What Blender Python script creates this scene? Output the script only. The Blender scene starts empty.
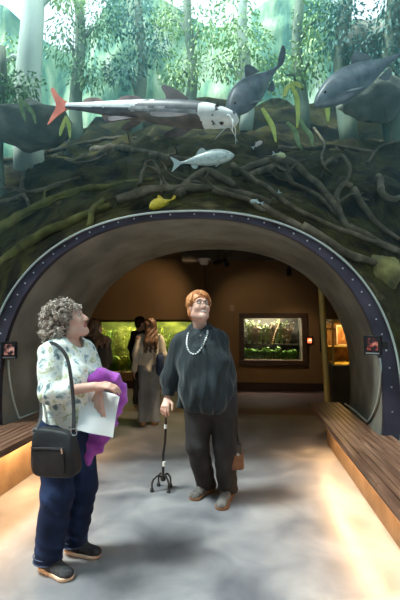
import bpy, math, random
import numpy as np
from mathutils import Vector, Matrix, Quaternion, noise
from mathutils.bvhtree import BVHTree

scene = bpy.context.scene
COL = scene.collection
R = math.radians

# ------------------------------------------------------------------ camera
F_PX = 420.0
CAM_Z = 1.43
cam_d = bpy.data.cameras.new('camera')
cam_d.sensor_fit = 'VERTICAL'
cam_d.sensor_height = 36.0
cam_d.lens = F_PX / 600.0 * 36.0
cam_d.clip_start = 0.02
cam = bpy.data.objects.new('camera', cam_d)
COL.objects.link(cam)
cam.location = (0, 0, CAM_Z)
cam.rotation_euler = (R(90 + 3.41), 0, R(6.10))
scene.camera = cam
CAM_M = cam.rotation_euler.to_matrix()
CAM_O = Vector((0, 0, CAM_Z))

def ray(px, py):
    return CAM_M @ Vector(((px - 200) / F_PX, (300 - py) / F_PX, -1))

def pix(px, py, Y):
    d = ray(px, py)
    return CAM_O + d * (Y / d.y)

def pixz(px, py, z):
    d = ray(px, py)
    return CAM_O + d * ((z - CAM_Z) / d.z)

# ------------------------------------------------------------------ world, sun, tank fill lamp
w = bpy.data.worlds.new('sky')
scene.world = w
w.use_nodes = True
nt = w.node_tree
bg = nt.nodes['Background']
bg.inputs['Color'].default_value = (0.86, 0.91, 0.97, 1)
bg.inputs['Strength'].default_value = 1.35

sun_d = bpy.data.lights.new('sun', 'SUN')
sun_d.energy = 4.4
sun_d.color = (1.0, 0.95, 0.89)
sun_d.angle = R(14)
sun = bpy.data.objects.new('sun', sun_d)
COL.objects.link(sun)
sun.rotation_euler = Vector((0.50, 0.22, -1.0)).to_track_quat('-Z', 'Y').to_euler()

# unseen fill lamp added to brighten the far end of the tank
fill_d = bpy.data.lights.new('tank_fill', 'AREA')
fill_d.shape = 'RECTANGLE'
fill_d.size = 14.0
fill_d.size_y = 1.2
fill_d.energy = 70
fill_d.color = (0.93, 1.0, 0.95)
fill_l = bpy.data.objects.new('tank_fill', fill_d)
COL.objects.link(fill_l)
fill_l.location = (-0.5, 6.9, 8.4)
fill_l.rotation_euler = Vector((0, 0.62, -1.0)).to_track_quat('-Z', 'Y').to_euler()

vs = scene.view_settings
vs.view_transform = 'Standard'
vs.look = 'None'
vs.exposure = 0.8
vs.gamma = 1.0
vs.use_curve_mapping = False
scene.cycles.max_bounces = 8
scene.cycles.transparent_max_bounces = 16
scene.cycles.volume_bounces = 1
scene.cycles.volume_step_rate = 1.0
scene.cycles.sample_clamp_indirect = 4.0

# ------------------------------------------------------------------ tagging
def tag(o, label=None, cat=None, group=None, kind=None):
    if label: o['label'] = label
    if cat: o['category'] = cat
    if group: o['group'] = group
    if kind: o['kind'] = kind
    return o

def empty(name, loc, label=None, cat=None, group=None, rot=None):
    o = bpy.data.objects.new(name, None)
    COL.objects.link(o)
    o.location = loc
    o.empty_display_size = 0.1
    if rot is not None:
        o.rotation_euler = rot
    tag(o, label, cat, group)
    return o

# ------------------------------------------------------------------ materials
def _ramp(nt, fac, stops):
    n = nt.nodes.new('ShaderNodeValToRGB')
    el = n.color_ramp.elements
    while len(el) > 1:
        el.remove(el[-1])
    el[0].position = stops[0][0]
    el[0].color = (*stops[0][1], 1)
    for p, c in stops[1:]:
        e = el.new(p)
        e.color = (*c, 1)
    nt.links.new(fac, n.inputs[0])
    return n.outputs[0]

def mat(name, col, rough=0.6, metal=0.0, stops=None, scale=8.0, detail=4.0, stretch=(1, 1, 1), bump=0.0,
        bscale=40.0, bdist=0.01, coat=0.0, spec=0.5, rough_var=0.0, bstretch=None, sheen=0.0, trans=0.0, distort=0.0, sub=0.0):
    m = bpy.data.materials.new(name)
    m.use_nodes = True
    nt = m.node_tree
    b = nt.nodes['Principled BSDF']
    b.inputs['Base Color'].default_value = (*col, 1)
    b.inputs['Roughness'].default_value = rough
    b.inputs['Metallic'].default_value = metal
    b.inputs['Specular IOR Level'].default_value = spec
    b.inputs['Coat Weight'].default_value = coat
    b.inputs['Sheen Weight'].default_value = sheen
    b.inputs['Transmission Weight'].default_value = trans
    if sub:
        b.inputs['Subsurface Weight'].default_value = sub
        b.inputs['Subsurface Radius'].default_value = (0.012, 0.005, 0.003)
        b.inputs['Subsurface Scale'].default_value = 1.0
    tc = nt.nodes.new('ShaderNodeTexCoord')
    if stops:
        mp = nt.nodes.new('ShaderNodeMapping')
        mp.inputs['Scale'].default_value = stretch
        nt.links.new(tc.outputs['Object'], mp.inputs[0])
        nz = nt.nodes.new('ShaderNodeTexNoise')
        nz.inputs['Scale'].default_value = scale
        nz.inputs['Detail'].default_value = detail
        nz.inputs['Distortion'].default_value = distort
        nt.links.new(mp.outputs[0], nz.inputs['Vector'])
        c = _ramp(nt, nz.outputs['Fac'], stops)
        nt.links.new(c, b.inputs['Base Color'])
        if rough_var:
            mr = nt.nodes.new('ShaderNodeMapRange')
            mr.inputs['From Min'].default_value = 0.3
            mr.inputs['From Max'].default_value = 0.7
            mr.inputs['To Min'].default_value = rough - rough_var
            mr.inputs['To Max'].default_value = rough + rough_var
            nt.links.new(nz.outputs['Fac'], mr.inputs[0])
            nt.links.new(mr.outputs[0], b.inputs['Roughness'])
    if bump:
        mp2 = nt.nodes.new('ShaderNodeMapping')
        mp2.inputs['Scale'].default_value = bstretch or stretch
        nt.links.new(tc.outputs['Object'], mp2.inputs[0])
        nz2 = nt.nodes.new('ShaderNodeTexNoise')
        nz2.inputs['Scale'].default_value = bscale
        nz2.inputs['Detail'].default_value = 4
        nt.links.new(mp2.outputs[0], nz2.inputs['Vector'])
        bp = nt.nodes.new('ShaderNodeBump')
        bp.inputs['Strength'].default_value = bump
        bp.inputs['Distance'].default_value = bdist
        nt.links.new(nz2.outputs['Fac'], bp.inputs['Height'])
        nt.links.new(bp.outputs[0], b.inputs['Normal'])
    return m

def emit(name, col, strength, stops=None, scale=10.0):
    m = bpy.data.materials.new(name)
    m.use_nodes = True
    nt = m.node_tree
    b = nt.nodes['Principled BSDF']
    b.inputs['Base Color'].default_value = (0.01, 0.01, 0.01, 1)
    b.inputs['Specular IOR Level'].default_value = 0.15
    b.inputs['Emission Color'].default_value = (*col, 1)
    b.inputs['Emission Strength'].default_value = strength
    if stops:
        tc = nt.nodes.new('ShaderNodeTexCoord')
        nz = nt.nodes.new('ShaderNodeTexNoise')
        nz.inputs['Scale'].default_value = scale
        nt.links.new(tc.outputs['Object'], nz.inputs['Vector'])
        nt.links.new(_ramp(nt, nz.outputs['Fac'], stops), b.inputs['Emission Color'])
    return m

def clear_mat(name, tint=(1, 1, 1), refl=0.06, rough=0.0):
    m = bpy.data.materials.new(name)
    m.use_nodes = True
    nt = m.node_tree
    nt.nodes.remove(nt.nodes['Principled BSDF'])
    out = nt.nodes['Material Output']
    t = nt.nodes.new('ShaderNodeBsdfTransparent')
    t.inputs[0].default_value = (*tint, 1)
    g = nt.nodes.new('ShaderNodeBsdfGlossy')
    g.inputs['Roughness'].default_value = rough
    lw = nt.nodes.new('ShaderNodeFresnel')
    lw.inputs[0].default_value = 1.2
    mx = nt.nodes.new('ShaderNodeMath')
    mx.operation = 'MULTIPLY'
    mx.inputs[1].default_value = refl
    nt.links.new(lw.outputs[0], mx.inputs[0])
    mix = nt.nodes.new('ShaderNodeMixShader')
    ge = nt.nodes.new('ShaderNodeNewGeometry')
    sb = nt.nodes.new('ShaderNodeMath'); sb.operation = 'SUBTRACT'; sb.inputs[0].default_value = 1.0
    nt.links.new(ge.outputs['Backfacing'], sb.inputs[1])
    m2 = nt.nodes.new('ShaderNodeMath'); m2.operation = 'MULTIPLY'
    nt.links.new(mx.outputs[0], m2.inputs[0]); nt.links.new(sb.outputs[0], m2.inputs[1])
    nt.links.new(m2.outputs[0], mix.inputs[0])
    nt.links.new(t.outputs[0], mix.inputs[1])
    nt.links.new(g.outputs[0], mix.inputs[2])
    nt.links.new(mix.outputs[0], out.inputs[0])
    return m

# ------------------------------------------------------------------ mesh builder
class MB:
    def __init__(s):
        s.v = []; s.f = []; s.m = []
    def add(s, vs, fs, mi=0):
        o = len(s.v)
        s.v += [tuple(x) for x in vs]
        for f in fs:
            s.f.append(tuple(i + o for i in f)); s.m.append(mi)
    def box(s, lo, hi, M=None, mi=0):
        x0, y0, z0 = lo; x1, y1, z1 = hi
        vs = [Vector(p) for p in ((x0,y0,z0),(x1,y0,z0),(x1,y1,z0),(x0,y1,z0),(x0,y0,z1),(x1,y0,z1),(x1,y1,z1),(x0,y1,z1))]
        if M is not None: vs = [M @ p for p in vs]
        s.add(vs, [(0,3,2,1),(4,5,6,7),(0,1,5,4),(1,2,6,5),(2,3,7,6),(3,0,4,7)], mi)
    def cbox(s, c, size, M=None, mi=0):
        c = Vector(c); h = Vector(size) / 2
        s.box(c - h, c + h, M, mi)
    def tube(s, pts, rad, n=8, mi=0, caps=True, flat=1.0, up=None, fixed=False):
        pts = [Vector(p) for p in pts]
        k = len(pts)
        if not hasattr(rad, '__len__'): rad = [rad] * k
        t0 = (pts[1] - pts[0]).normalized()
        if up is None:
            up = Vector((0, 0, 1)) if abs(t0.z) < 0.9 else Vector((1, 0, 0))
        nrm = (up - t0 * up.dot(t0)).normalized()
        rings = []
        for i in range(k):
            a = pts[max(i - 1, 0)]; b = pts[min(i + 1, k - 1)]
            t = (b - a)
            t = t.normalized() if t.length > 1e-9 else t0
            if fixed: nrm = Vector(up)
            nrm = nrm - t * nrm.dot(t)
            if nrm.length < 1e-6: nrm = t.orthogonal()
            nrm.normalize()
            bi = t.cross(nrm)
            rings.append([pts[i] + (nrm * math.cos(2*math.pi*j/n) * flat + bi * math.sin(2*math.pi*j/n)) * rad[i] for j in range(n)])
        vs = [p for r in rings for p in r]
        fs = []
        for i in range(k - 1):
            for j in range(n):
                j2 = (j + 1) % n
                fs.append((i*n+j, i*n+j2, (i+1)*n+j2, (i+1)*n+j))
        if caps:
            fs.append(tuple(range(n))[::-1]); fs.append(tuple((k-1)*n + j for j in range(n)))
        s.add(vs, fs, mi)
    def lathe(s, prof, n=16, M=None, mi=0):
        vs = []; fs = []
        for r, z in prof:
            for j in range(n):
                a = 2*math.pi*j/n
                p = Vector((r*math.cos(a), r*math.sin(a), z))
                vs.append(M @ p if M is not None else p)
        for i in range(len(prof)-1):
            for j in range(n):
                j2 = (j+1) % n
                fs.append((i*n+j, i*n+j2, (i+1)*n+j2, (i+1)*n+j))
        fs.append(tuple(range(n))[::-1]); fs.append(tuple((len(prof)-1)*n + j for j in range(n)))
        s.add(vs, fs, mi)
    def ball(s, c, r, n=12, M=None, mi=0):
        c = Vector(c); r = Vector(r) if hasattr(r, '__len__') else Vector((r, r, r))
        vs = []; fs = []; h = n // 2
        for i in range(h + 1):
            th = math.pi * i / h
            for j in range(n):
                a = 2*math.pi*j/n
                p = Vector((math.sin(th)*math.cos(a)*r.x, math.sin(th)*math.sin(a)*r.y, math.cos(th)*r.z))
                if M is not None: p = M @ p
                vs.append(c + p)
        for i in range(h):
            for j in range(n):
                j2 = (j+1) % n
                fs.append((i*n+j, (i+1)*n+j, (i+1)*n+j2, i*n+j2))
        s.add(vs, fs, mi)
    def prism(s, outline, a, b, mi=0):
        # outline: list of Vector; extruded from offset a to offset b (Vectors)
        n = len(outline)
        vs = [Vector(p) + a for p in outline] + [Vector(p) + b for p in outline]
        fs = [tuple(range(n))[::-1], tuple(n + i for i in range(n))]
        for i in range(n):
            j = (i+1) % n
            fs.append((i, j, n+j, n+i))
        s.add(vs, fs, mi)
    def build(s, name, m, parent=None, smooth=True, bevel=0.0, off=None, sharp=40):
        me = bpy.data.meshes.new(name)
        vs = s.v
        if off is not None:
            o = Vector(off); vs = [tuple(Vector(p) - o) for p in vs]
        me.from_pydata(vs, [], s.f)
        ms = m if isinstance(m, (list, tuple)) else [m]
        for x in ms: me.materials.append(x)
        if len(ms) > 1: me.polygons.foreach_set('material_index', s.m)
        if smooth:
            me.polygons.foreach_set('use_smooth', [True] * len(me.polygons))
            try: me.set_sharp_from_angle(angle=R(sharp))
            except Exception: pass
        me.update()
        o = bpy.data.objects.new(name, me)
        COL.objects.link(o)
        if parent is not None: o.parent = parent
        if bevel:
            bv = o.modifiers.new('bevel', 'BEVEL')
            bv.width = bevel; bv.segments = 2; bv.limit_method = 'ANGLE'
        return o

def catmull(pts, n=6):
    pts = [Vector(p) for p in pts]
    P = [pts[0]*2 - pts[1]] + pts + [pts[-1]*2 - pts[-2]]
    out = []
    for i in range(1, len(P) - 2):
        p0, p1, p2, p3 = P[i-1], P[i], P[i+1], P[i+2]
        for k in range(n):
            t = k / n
            out.append(0.5 * ((2*p1) + (p2-p0)*t + (2*p0-5*p1+4*p2-p3)*t*t + (3*p1-p0-3*p2+p3)*t**3))
    out.append(pts[-1])
    return out

# ------------------------------------------------------------------ implicit surfaces for bodies and cloth
def V3(p): return np.array([p[0], p[1], p[2]], dtype=np.float32)

class Field:
    def __init__(s, lo, hi, h):
        s.lo = np.array(lo, dtype=np.float32); s.h = float(h)
        n = np.ceil((np.array(hi) - np.array(lo)) / h).astype(int) + 1
        s.n = n
        s.d = np.full(tuple(n), 1.0, dtype=np.float32)
        s.ax = [s.lo[i] + np.arange(n[i], dtype=np.float32) * np.float32(h) for i in range(3)]
    def _blk(s, lo, hi):
        a = np.clip(np.floor((np.array(lo) - s.lo) / s.h).astype(int), 0, s.n)
        b = np.clip(np.ceil((np.array(hi) - s.lo) / s.h).astype(int) + 1, 0, s.n)
        sl = tuple(slice(a[i], b[i]) for i in range(3))
        X, Y, Z = np.meshgrid(*[s.ax[i][sl[i]] for i in range(3)], indexing='ij')
        return sl, X, Y, Z
    def _un(s, sl, nd, k, sub=False):
        d = s.d[sl]
        if sub:
            nd = -nd
            if k > 0:
                hh = np.maximum(k - np.abs(d - nd), 0) / k
                s.d[sl] = np.maximum(d, nd) + hh*hh*k*0.25
            else:
                s.d[sl] = np.maximum(d, nd)
        else:
            if k > 0:
                hh = np.maximum(k - np.abs(d - nd), 0) / k
                s.d[sl] = np.minimum(d, nd) - hh*hh*k*0.25
            else:
                s.d[sl] = np.minimum(d, nd)
    def cone(s, a, b, ra, rb, k=0.02, sq=None, sub=False):
        a = V3(a); b = V3(b); m = max(ra, rb) * (max(1.0, sq[1]) if sq else 1.0) + k + 3*s.h
        sl, X, Y, Z = s._blk(np.minimum(a, b) - m, np.maximum(a, b) + m)
        if X.size == 0: return
        ab = b - a; L2 = float(ab @ ab) + 1e-12
        px = X - a[0]; py = Y - a[1]; pz = Z - a[2]
        t = np.clip((px*ab[0] + py*ab[1] + pz*ab[2]) / L2, 0, 1)
        px -= t*ab[0]; py -= t*ab[1]; pz -= t*ab[2]
        f = 1.0
        if sq:
            n = V3(Vector(sq[0]).normalized()); f = sq[1]
            dn = (px*n[0] + py*n[1] + pz*n[2]) * (1.0/f - 1.0)
            px += n[0]*dn; py += n[1]*dn; pz += n[2]*dn
        d = np.sqrt(px*px + py*py + pz*pz) - (ra + (rb-ra)*t)
        s._un(sl, d * min(1.0, f), k, sub)
    def path(s, pts, k=0.02, sq=None):
        for (a, ra), (b, rb) in zip(pts[:-1], pts[1:]):
            s.cone(a, b, ra, rb, k, sq)
    def ell(s, c, r, M=None, k=0.02, sub=False):
        c = V3(c); m = max(r) + k + 3*s.h
        sl, X, Y, Z = s._blk(c - m, c + m)
        if X.size == 0: return
        X = X - c[0]; Y = Y - c[1]; Z = Z - c[2]
        if M is not None:
            A = np.array(M.transposed(), dtype=np.float32)
            X, Y, Z = (A[0,0]*X + A[0,1]*Y + A[0,2]*Z, A[1,0]*X + A[1,1]*Y + A[1,2]*Z, A[2,0]*X + A[2,1]*Y + A[2,2]*Z)
        k0 = np.sqrt((X/r[0])**2 + (Y/r[1])**2 + (Z/r[2])**2)
        k1 = np.sqrt((X/r[0]**2)**2 + (Y/r[1]**2)**2 + (Z/r[2]**2)**2) + 1e-9
        s._un(sl, k0*(k0-1)/k1, k, sub)
    def merge(s, G, k=0.0):
        a, b = s.d, G.d
        if k > 0:
            hh = np.maximum(k - np.abs(a - b), 0) / k
            s.d = np.minimum(a, b) - hh*hh*k*0.25
        else:
            s.d = np.minimum(a, b)
    def clip(s, p, n, lo=None, hi=None):
        # keep the side away from n (removes where (x-p).n > 0), optionally only inside a box
        lo = s.lo if lo is None else np.array(lo); hi = s.lo + s.n*s.h if hi is None else np.array(hi)
        sl, X, Y, Z = s._blk(lo, hi)
        n = V3(Vector(n).normalized()); p = V3(p)
        d = (X-p[0])*n[0] + (Y-p[1])*n[1] + (Z-p[2])*n[2]
        s.d[sl] = np.maximum(s.d[sl], d)
    def wrinkle(s, fn, lo=None, hi=None):
        lo = s.lo if lo is None else np.array(lo); hi = s.lo + s.n*s.h if hi is None else np.array(hi)
        sl, X, Y, Z = s._blk(lo, hi)
        s.d[sl] += fn(X, Y, Z).astype(np.float32)
    def mesh(s, name, m, parent=None, off=(0, 0, 0), pick=None, smooth_it=1):
        d = s.d; h = s.h
        for ax in range(3):
            sl = [slice(None)]*3
            sl[ax] = 0; d[tuple(sl)] = np.maximum(d[tuple(sl)], h*0.5)
            sl[ax] = -1; d[tuple(sl)] = np.maximum(d[tuple(sl)], h*0.5)
        S = d < 0
        c = np.zeros(tuple(np.array(d.shape) - 1), dtype=np.int8)
        for i in (0, 1):
            for j in (0, 1):
                for k in (0, 1):
                    c += S[i:i+c.shape[0], j:j+c.shape[1], k:k+c.shape[2]]
        act = (c > 0) & (c < 8)
        I = np.argwhere(act)
        idx = np.full(c.shape, -1, dtype=np.int32)
        idx[act] = np.arange(len(I))
        acc = np.zeros((len(I), 3)); cnt = np.zeros(len(I))
        cor = [np.array(q) for q in ((0,0,0),(1,0,0),(0,1,0),(1,1,0),(0,0,1),(1,0,1),(0,1,1),(1,1,1))]
        val = [d[I[:,0]+q[0], I[:,1]+q[1], I[:,2]+q[2]] for q in cor]
        for a in range(8):
            for b in range(a+1, 8):
                if np.abs(cor[a]-cor[b]).sum() != 1: continue
                va, vb = val[a], val[b]
                x = (va < 0) != (vb < 0)
                t = np.where(x, va / np.where(x, va - vb, 1), 0)
                p = cor[a] + t[:, None]*(cor[b]-cor[a])
                acc += p * x[:, None]; cnt += x
        P = s.lo + (I + acc / cnt[:, None]) * h
        quads = []
        for ax in range(3):
            u, v = (ax+1) % 3, (ax+2) % 3
            sa = [slice(None)]*3; sb = [slice(None)]*3
            sa[ax] = slice(0, -1); sb[ax] = slice(1, None)
            for q in (u, v):
                sa[q] = slice(1, -1); sb[q] = slice(1, -1)
            A = S[tuple(sa)]; B = S[tuple(sb)]
            E = np.argwhere(A != B)
            if not len(E): continue
            flip = A[E[:,0], E[:,1], E[:,2]]
            G = E.copy(); G[:, u] += 1; G[:, v] += 1
            def at(du, dv):
                H = G.copy(); H[:, u] += du; H[:, v] += dv
                return idx[H[:,0], H[:,1], H[:,2]]
            q = np.stack([at(-1,-1), at(0,-1), at(0,0), at(-1,0)], 1)
            q[~flip] = q[~flip][:, ::-1]
            quads.append(q)
        Q = np.concatenate(quads) if quads else np.zeros((0, 4), int)
        for _ in range(smooth_it):
            nb = np.zeros_like(P); nc = np.zeros(len(P))
            for a in range(4):
                b = (a+1) % 4
                np.add.at(nb, Q[:, a], P[Q[:, b]]); np.add.at(nc, Q[:, a], 1)
                np.add.at(nb, Q[:, b], P[Q[:, a]]); np.add.at(nc, Q[:, b], 1)
            P = P*0.5 + 0.5*nb/np.maximum(nc, 1)[:, None]
        P = P - np.array(off)
        me = bpy.data.meshes.new(name)
        me.vertices.add(len(P)); me.vertices.foreach_set('co', P.astype(np.float32).ravel())
        me.loops.add(Q.size); me.loops.foreach_set('vertex_index', Q.astype(np.int32).ravel())
        me.polygons.add(len(Q)); me.polygons.foreach_set('loop_start', np.arange(0, Q.size, 4, dtype=np.int32))
        me.update(calc_edges=True)
        me.validate()
        ms = m if isinstance(m, (list, tuple)) else [m]
        for x in ms: me.materials.append(x)
        if pick is not None and len(me.polygons) == len(Q):
            cen = P[Q].mean(1) + np.array(off)
            me.polygons.foreach_set('material_index', pick(cen).astype(np.int32))
        me.polygons.foreach_set('use_smooth', np.ones(len(me.polygons), dtype=bool))
        me.update()
        o = bpy.data.objects.new(name, me)
        COL.objects.link(o)
        if parent is not None: o.parent = parent
        return o

random.seed(7)
# ================================================================== setting
AX, ZC = -0.585, 0.75          # tunnel axis, height of its widest point
SE = 2.3                       # how square the arch is
RIM_Y, HALL_Y, BACK_Y = 3.92, 5.50, 9.40
A_OUT, B_OUT = 1.93, 1.75
A_IN, B_IN = 1.80, 1.70
CEIL = 2.90

def se(c): return math.copysign(abs(c) ** (2 / SE), c)
def ax_at(y):
    # the concrete collar bends slightly to the right as it enters the gallery
    return AX + 0.125 * max(0.0, min(1.0, (y - RIM_Y) / (HALL_Y - RIM_Y)))

def arch_pts(a, b, y, n=72, z0=0.40):
    # a rounded arch standing on short straight legs
    p0 = math.asin(math.copysign((abs(z0 - ZC) / b) ** (SE / 2), z0 - ZC))
    cx = ax_at(y)
    P = [Vector((cx + a*se(math.cos(p0 + (math.pi - 2*p0)*i/n)), y, ZC + b*se(math.sin(p0 + (math.pi - 2*p0)*i/n)))) for i in range(n+1)]
    return [Vector((P[0].x, y, 0))] + P + [Vector((P[-1].x, y, 0))]

def loft_arches(mb, rows, mi=0, flip=False):
    n = len(rows[0])
    vs = [p for r in rows for p in r]
    fs = []
    for i in range(len(rows)-1):
        for j in range(n-1):
            f = (i*n+j, i*n+j+1, (i+1)*n+j+1, (i+1)*n+j)
            fs.append(f[::-1] if flip else f)
    mb.add(vs, fs, mi)

# ---- floors
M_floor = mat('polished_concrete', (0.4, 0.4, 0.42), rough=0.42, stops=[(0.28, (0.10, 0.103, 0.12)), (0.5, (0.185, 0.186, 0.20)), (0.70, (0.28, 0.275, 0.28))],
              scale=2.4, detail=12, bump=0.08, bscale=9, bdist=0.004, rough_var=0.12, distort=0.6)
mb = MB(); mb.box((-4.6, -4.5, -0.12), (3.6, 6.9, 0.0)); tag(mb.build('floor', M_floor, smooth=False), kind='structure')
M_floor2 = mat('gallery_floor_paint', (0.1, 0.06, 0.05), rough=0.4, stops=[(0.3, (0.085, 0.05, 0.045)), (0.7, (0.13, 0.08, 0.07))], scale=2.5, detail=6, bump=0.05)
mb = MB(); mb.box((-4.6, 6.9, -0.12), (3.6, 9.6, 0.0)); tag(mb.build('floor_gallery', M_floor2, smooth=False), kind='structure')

# ---- concrete collar and its flange
M_conc = mat('cast_concrete', (0.3, 0.29, 0.26), rough=0.75, stops=[(0.3, (0.14, 0.135, 0.112)), (0.5, (0.22, 0.21, 0.175)), (0.75, (0.33, 0.315, 0.265))],
             scale=2.2, detail=10, bump=0.25, bscale=30, bdist=0.006, distort=0.4)
mb = MB()
loft_arches(mb, [arch_pts(A_IN, B_IN, RIM_Y + 0.02 + (HALL_Y + 0.1 - RIM_Y)*k/6) for k in range(7)])
loft_arches(mb, [arch_pts(A_IN + 0.16, B_IN + 0.10, RIM_Y + 0.06), arch_pts(A_IN + 0.16, B_IN + 0.10, HALL_Y + 0.1)], flip=True)
loft_arches(mb, [arch_pts(A_IN, B_IN, HALL_Y + 0.1), arch_pts(A_IN + 0.16, B_IN + 0.10, HALL_Y + 0.1)])
tag(mb.build('wall_tunnel', M_conc), kind='structure')

M_flange = mat('violet_grey_steel', (0.10, 0.10, 0.15), rough=0.5, metal=0.0, spec=0.2, stops=[(0.3, (0.030, 0.026, 0.038)), (0.7, (0.058, 0.050, 0.072))], scale=5, detail=6)
M_bolt = mat('bolt_steel', (0.5, 0.5, 0.52), rough=0.3, metal=0.9)
M_bright_edge = mat('bright_edge_tone', (0.42, 0.46, 0.42), rough=0.4)  # pale bead colour stands in for the lit acrylic edge
mb = MB()
y0, y1 = RIM_Y - 0.03, RIM_Y + 0.03
loft_arches(mb, [arch_pts(A_IN - 0.005, B_IN - 0.004, y1), arch_pts(A_IN - 0.005, B_IN - 0.004, y0)], flip=True)
loft_arches(mb, [arch_pts(A_IN - 0.005, B_IN - 0.004, y0), arch_pts(A_OUT + 0.02, B_OUT + 0.012, y0)], flip=True)
loft_arches(mb, [arch_pts(A_OUT + 0.02, B_OUT + 0.012, y0), arch_pts(A_OUT + 0.02, B_OUT + 0.012, y1)], flip=True)
flange = tag(mb.build('trim_1', M_flange), kind='structure')
for i in range(40):
    a = R(-4) + R(188) * (i + 0.5) / 40
    c = Vector((AX + (A_IN + A_OUT)/2*se(math.cos(a)), y0, ZC + (B_IN + B_OUT + 0.01)/2*se(math.sin(a))))
    mb = MB()
    mb.lathe([(0.008, 0.0), (0.008, 0.004), (0.004, 0.007)], 8, Matrix.Translation(c) @ Matrix.Rotation(R(90), 4, 'X'))
    mb.build('bolt', M_bolt, flange)
mb = MB()
mb.tube(arch_pts(A_OUT + 0.012, B_OUT + 0.006, y0 - 0.012, 96), 0.010, 8)
tag(mb.build('trim_2', M_bright_edge), kind='structure')

# ---- acrylic vault
M_acr = clear_mat('acrylic', (0.97, 1.0, 0.99), refl=0.6, rough=0.015)
mb = MB()
ys = [-4.2 + (RIM_Y + 4.2) * k / 10 for k in range(11)]
loft_arches(mb, [arch_pts(A_OUT, B_OUT, y) for y in ys])
loft_arches(mb, [arch_pts(A_OUT + 0.05, B_OUT + 0.05, y) for y in ys], flip=True)
loft_arches(mb, [arch_pts(A_OUT, B_OUT, RIM_Y), arch_pts(A_OUT + 0.05, B_OUT + 0.05, RIM_Y)])
tag(mb.build('window_1', M_acr), kind='structure')

# ---- rock bank behind the vault
def rock_p(phi, s, rough=True):
    wt = max(0.0, math.sin(phi)) ** 0.8
    yt = 2.5 * (s - 1); yside = 1.25 * (1 - math.exp(-1.4 * (s - 1)))
    y = RIM_Y + 0.05 + yt * wt + yside * (1 - wt)
    p = Vector((AX + A_OUT * s * se(math.cos(phi)), min(y, 9.28), ZC + B_OUT * s * se(math.sin(phi))))
    if rough and s > 1.03:
        am = 0.34 * min(1, (s - 1) * 1.4)
        q = p * 1.1
        d = noise.fractal(q, 0.9, 2.1, 5) * am + abs(noise.noise(p * 2.7)) * am * 0.35
        out = Vector((math.cos(phi), -0.8, math.sin(phi))).normalized()
        p = p + out * d * 0.8
        if p.z < 3.0 and p.y > 5.35: p.y = 5.35
    return p
M_rock = mat('mossy_rock', (0.08, 0.06, 0.03), rough=0.95, spec=0.08, stops=[(0.3, (0.004, 0.004, 0.003)), (0.44, (0.020, 0.016, 0.008)), (0.54, (0.05, 0.044, 0.012)), (0.63, (0.03, 0.024, 0.012)), (0.75, (0.15, 0.115, 0.05))],
             scale=2.3, detail=12, bump=0.8, bscale=9, bdist=0.06)
NP, NS = 170, 70
vs = []; fs = []
for i in range(NS + 1):
    s = 1.015 + 2.3 * (i / NS) ** 1.35
    for j in range(NP + 1):
        vs.append(rock_p(R(-30) + R(240) * j / NP, s))
for i in range(NS):
    for j in range(NP):
        fs.append((i*(NP+1)+j, (i+1)*(NP+1)+j, (i+1)*(NP+1)+j+1, i*(NP+1)+j+1))
mb = MB(); mb.add(vs, fs)
rock = tag(mb.build('wall_rock', M_rock, sharp=180), kind='structure')
ROCK_BVH = BVHTree.FromPolygons([Vector(v) for v in vs], fs)
del vs, fs

def on_rock(px, py, lift=0.05, cap=9.0, back=0.0):
    d = ray(px, py).normalized()
    h = ROCK_BVH.ray_cast(CAM_O, d)
    Yd = cap if h[0] is None else min(cap, h[0].y)
    return pix(px, py, max(4.05, Yd - lift))

# ---- planted rear wall of the tank
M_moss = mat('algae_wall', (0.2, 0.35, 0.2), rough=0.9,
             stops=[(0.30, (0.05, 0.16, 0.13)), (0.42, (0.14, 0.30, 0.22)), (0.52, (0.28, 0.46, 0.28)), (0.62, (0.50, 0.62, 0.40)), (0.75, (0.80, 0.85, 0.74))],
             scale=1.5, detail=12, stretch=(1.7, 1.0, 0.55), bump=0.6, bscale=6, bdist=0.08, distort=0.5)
vs = []; fs = []
NX, NZ = 90, 40
for i in range(NZ + 1):
    for j in range(NX + 1):
        x = -8 + 16 * j / NX; z = 2.9 + 6.6 * i / NZ
        top = 9.0 + 1.3 * noise.noise(Vector((x * 0.55, 3.1, 0)))
        z = 2.9 + (top - 2.9) * i / NZ
        vs.append(Vector((x, 9.75 + 0.5 * noise.fractal(Vector((x*0.6, z*0.35, 7)), 0.9, 2, 4) - 0.25 * math.sin(i / NZ * 3), z)))
for i in range(NZ):
    for j in range(NX):
        fs.append((i*(NX+1)+j, i*(NX+1)+j+1, (i+1)*(NX+1)+j+1, (i+1)*(NX+1)+j))
mb = MB(); mb.add(vs, fs)
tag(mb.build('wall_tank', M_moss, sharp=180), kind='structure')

HX0, HX1 = -4.4, 3.2
# ---- the hall around the tank: dark side and rear walls, and an unseen slab added to shade the rock bank
M_shell = mat('dark_hall_wall', (0.06, 0.09, 0.09), rough=0.9, stops=[(0.3, (0.04, 0.06, 0.06)), (0.7, (0.08, 0.11, 0.11))], scale=1.0)
for nm, lo_, hi_ in (('wall_hall_left', (-9.3, -4.8, 0), (-9.05, 10.6, 8.9)), ('wall_hall_right', (8.05, -4.8, 0), (8.3, 10.6, 8.9)), ('wall_hall_rear', (-9.3, -4.8, 0), (8.3, -4.5, 8.9)),
                     ('ceiling_shade_slab', (-9.0, 2.75, 7.0), (8.0, 6.1, 7.3))):
    mb = MB(); mb.box(lo_, hi_); tag(mb.build(nm, M_shell, smooth=False), kind='structure')

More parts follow.
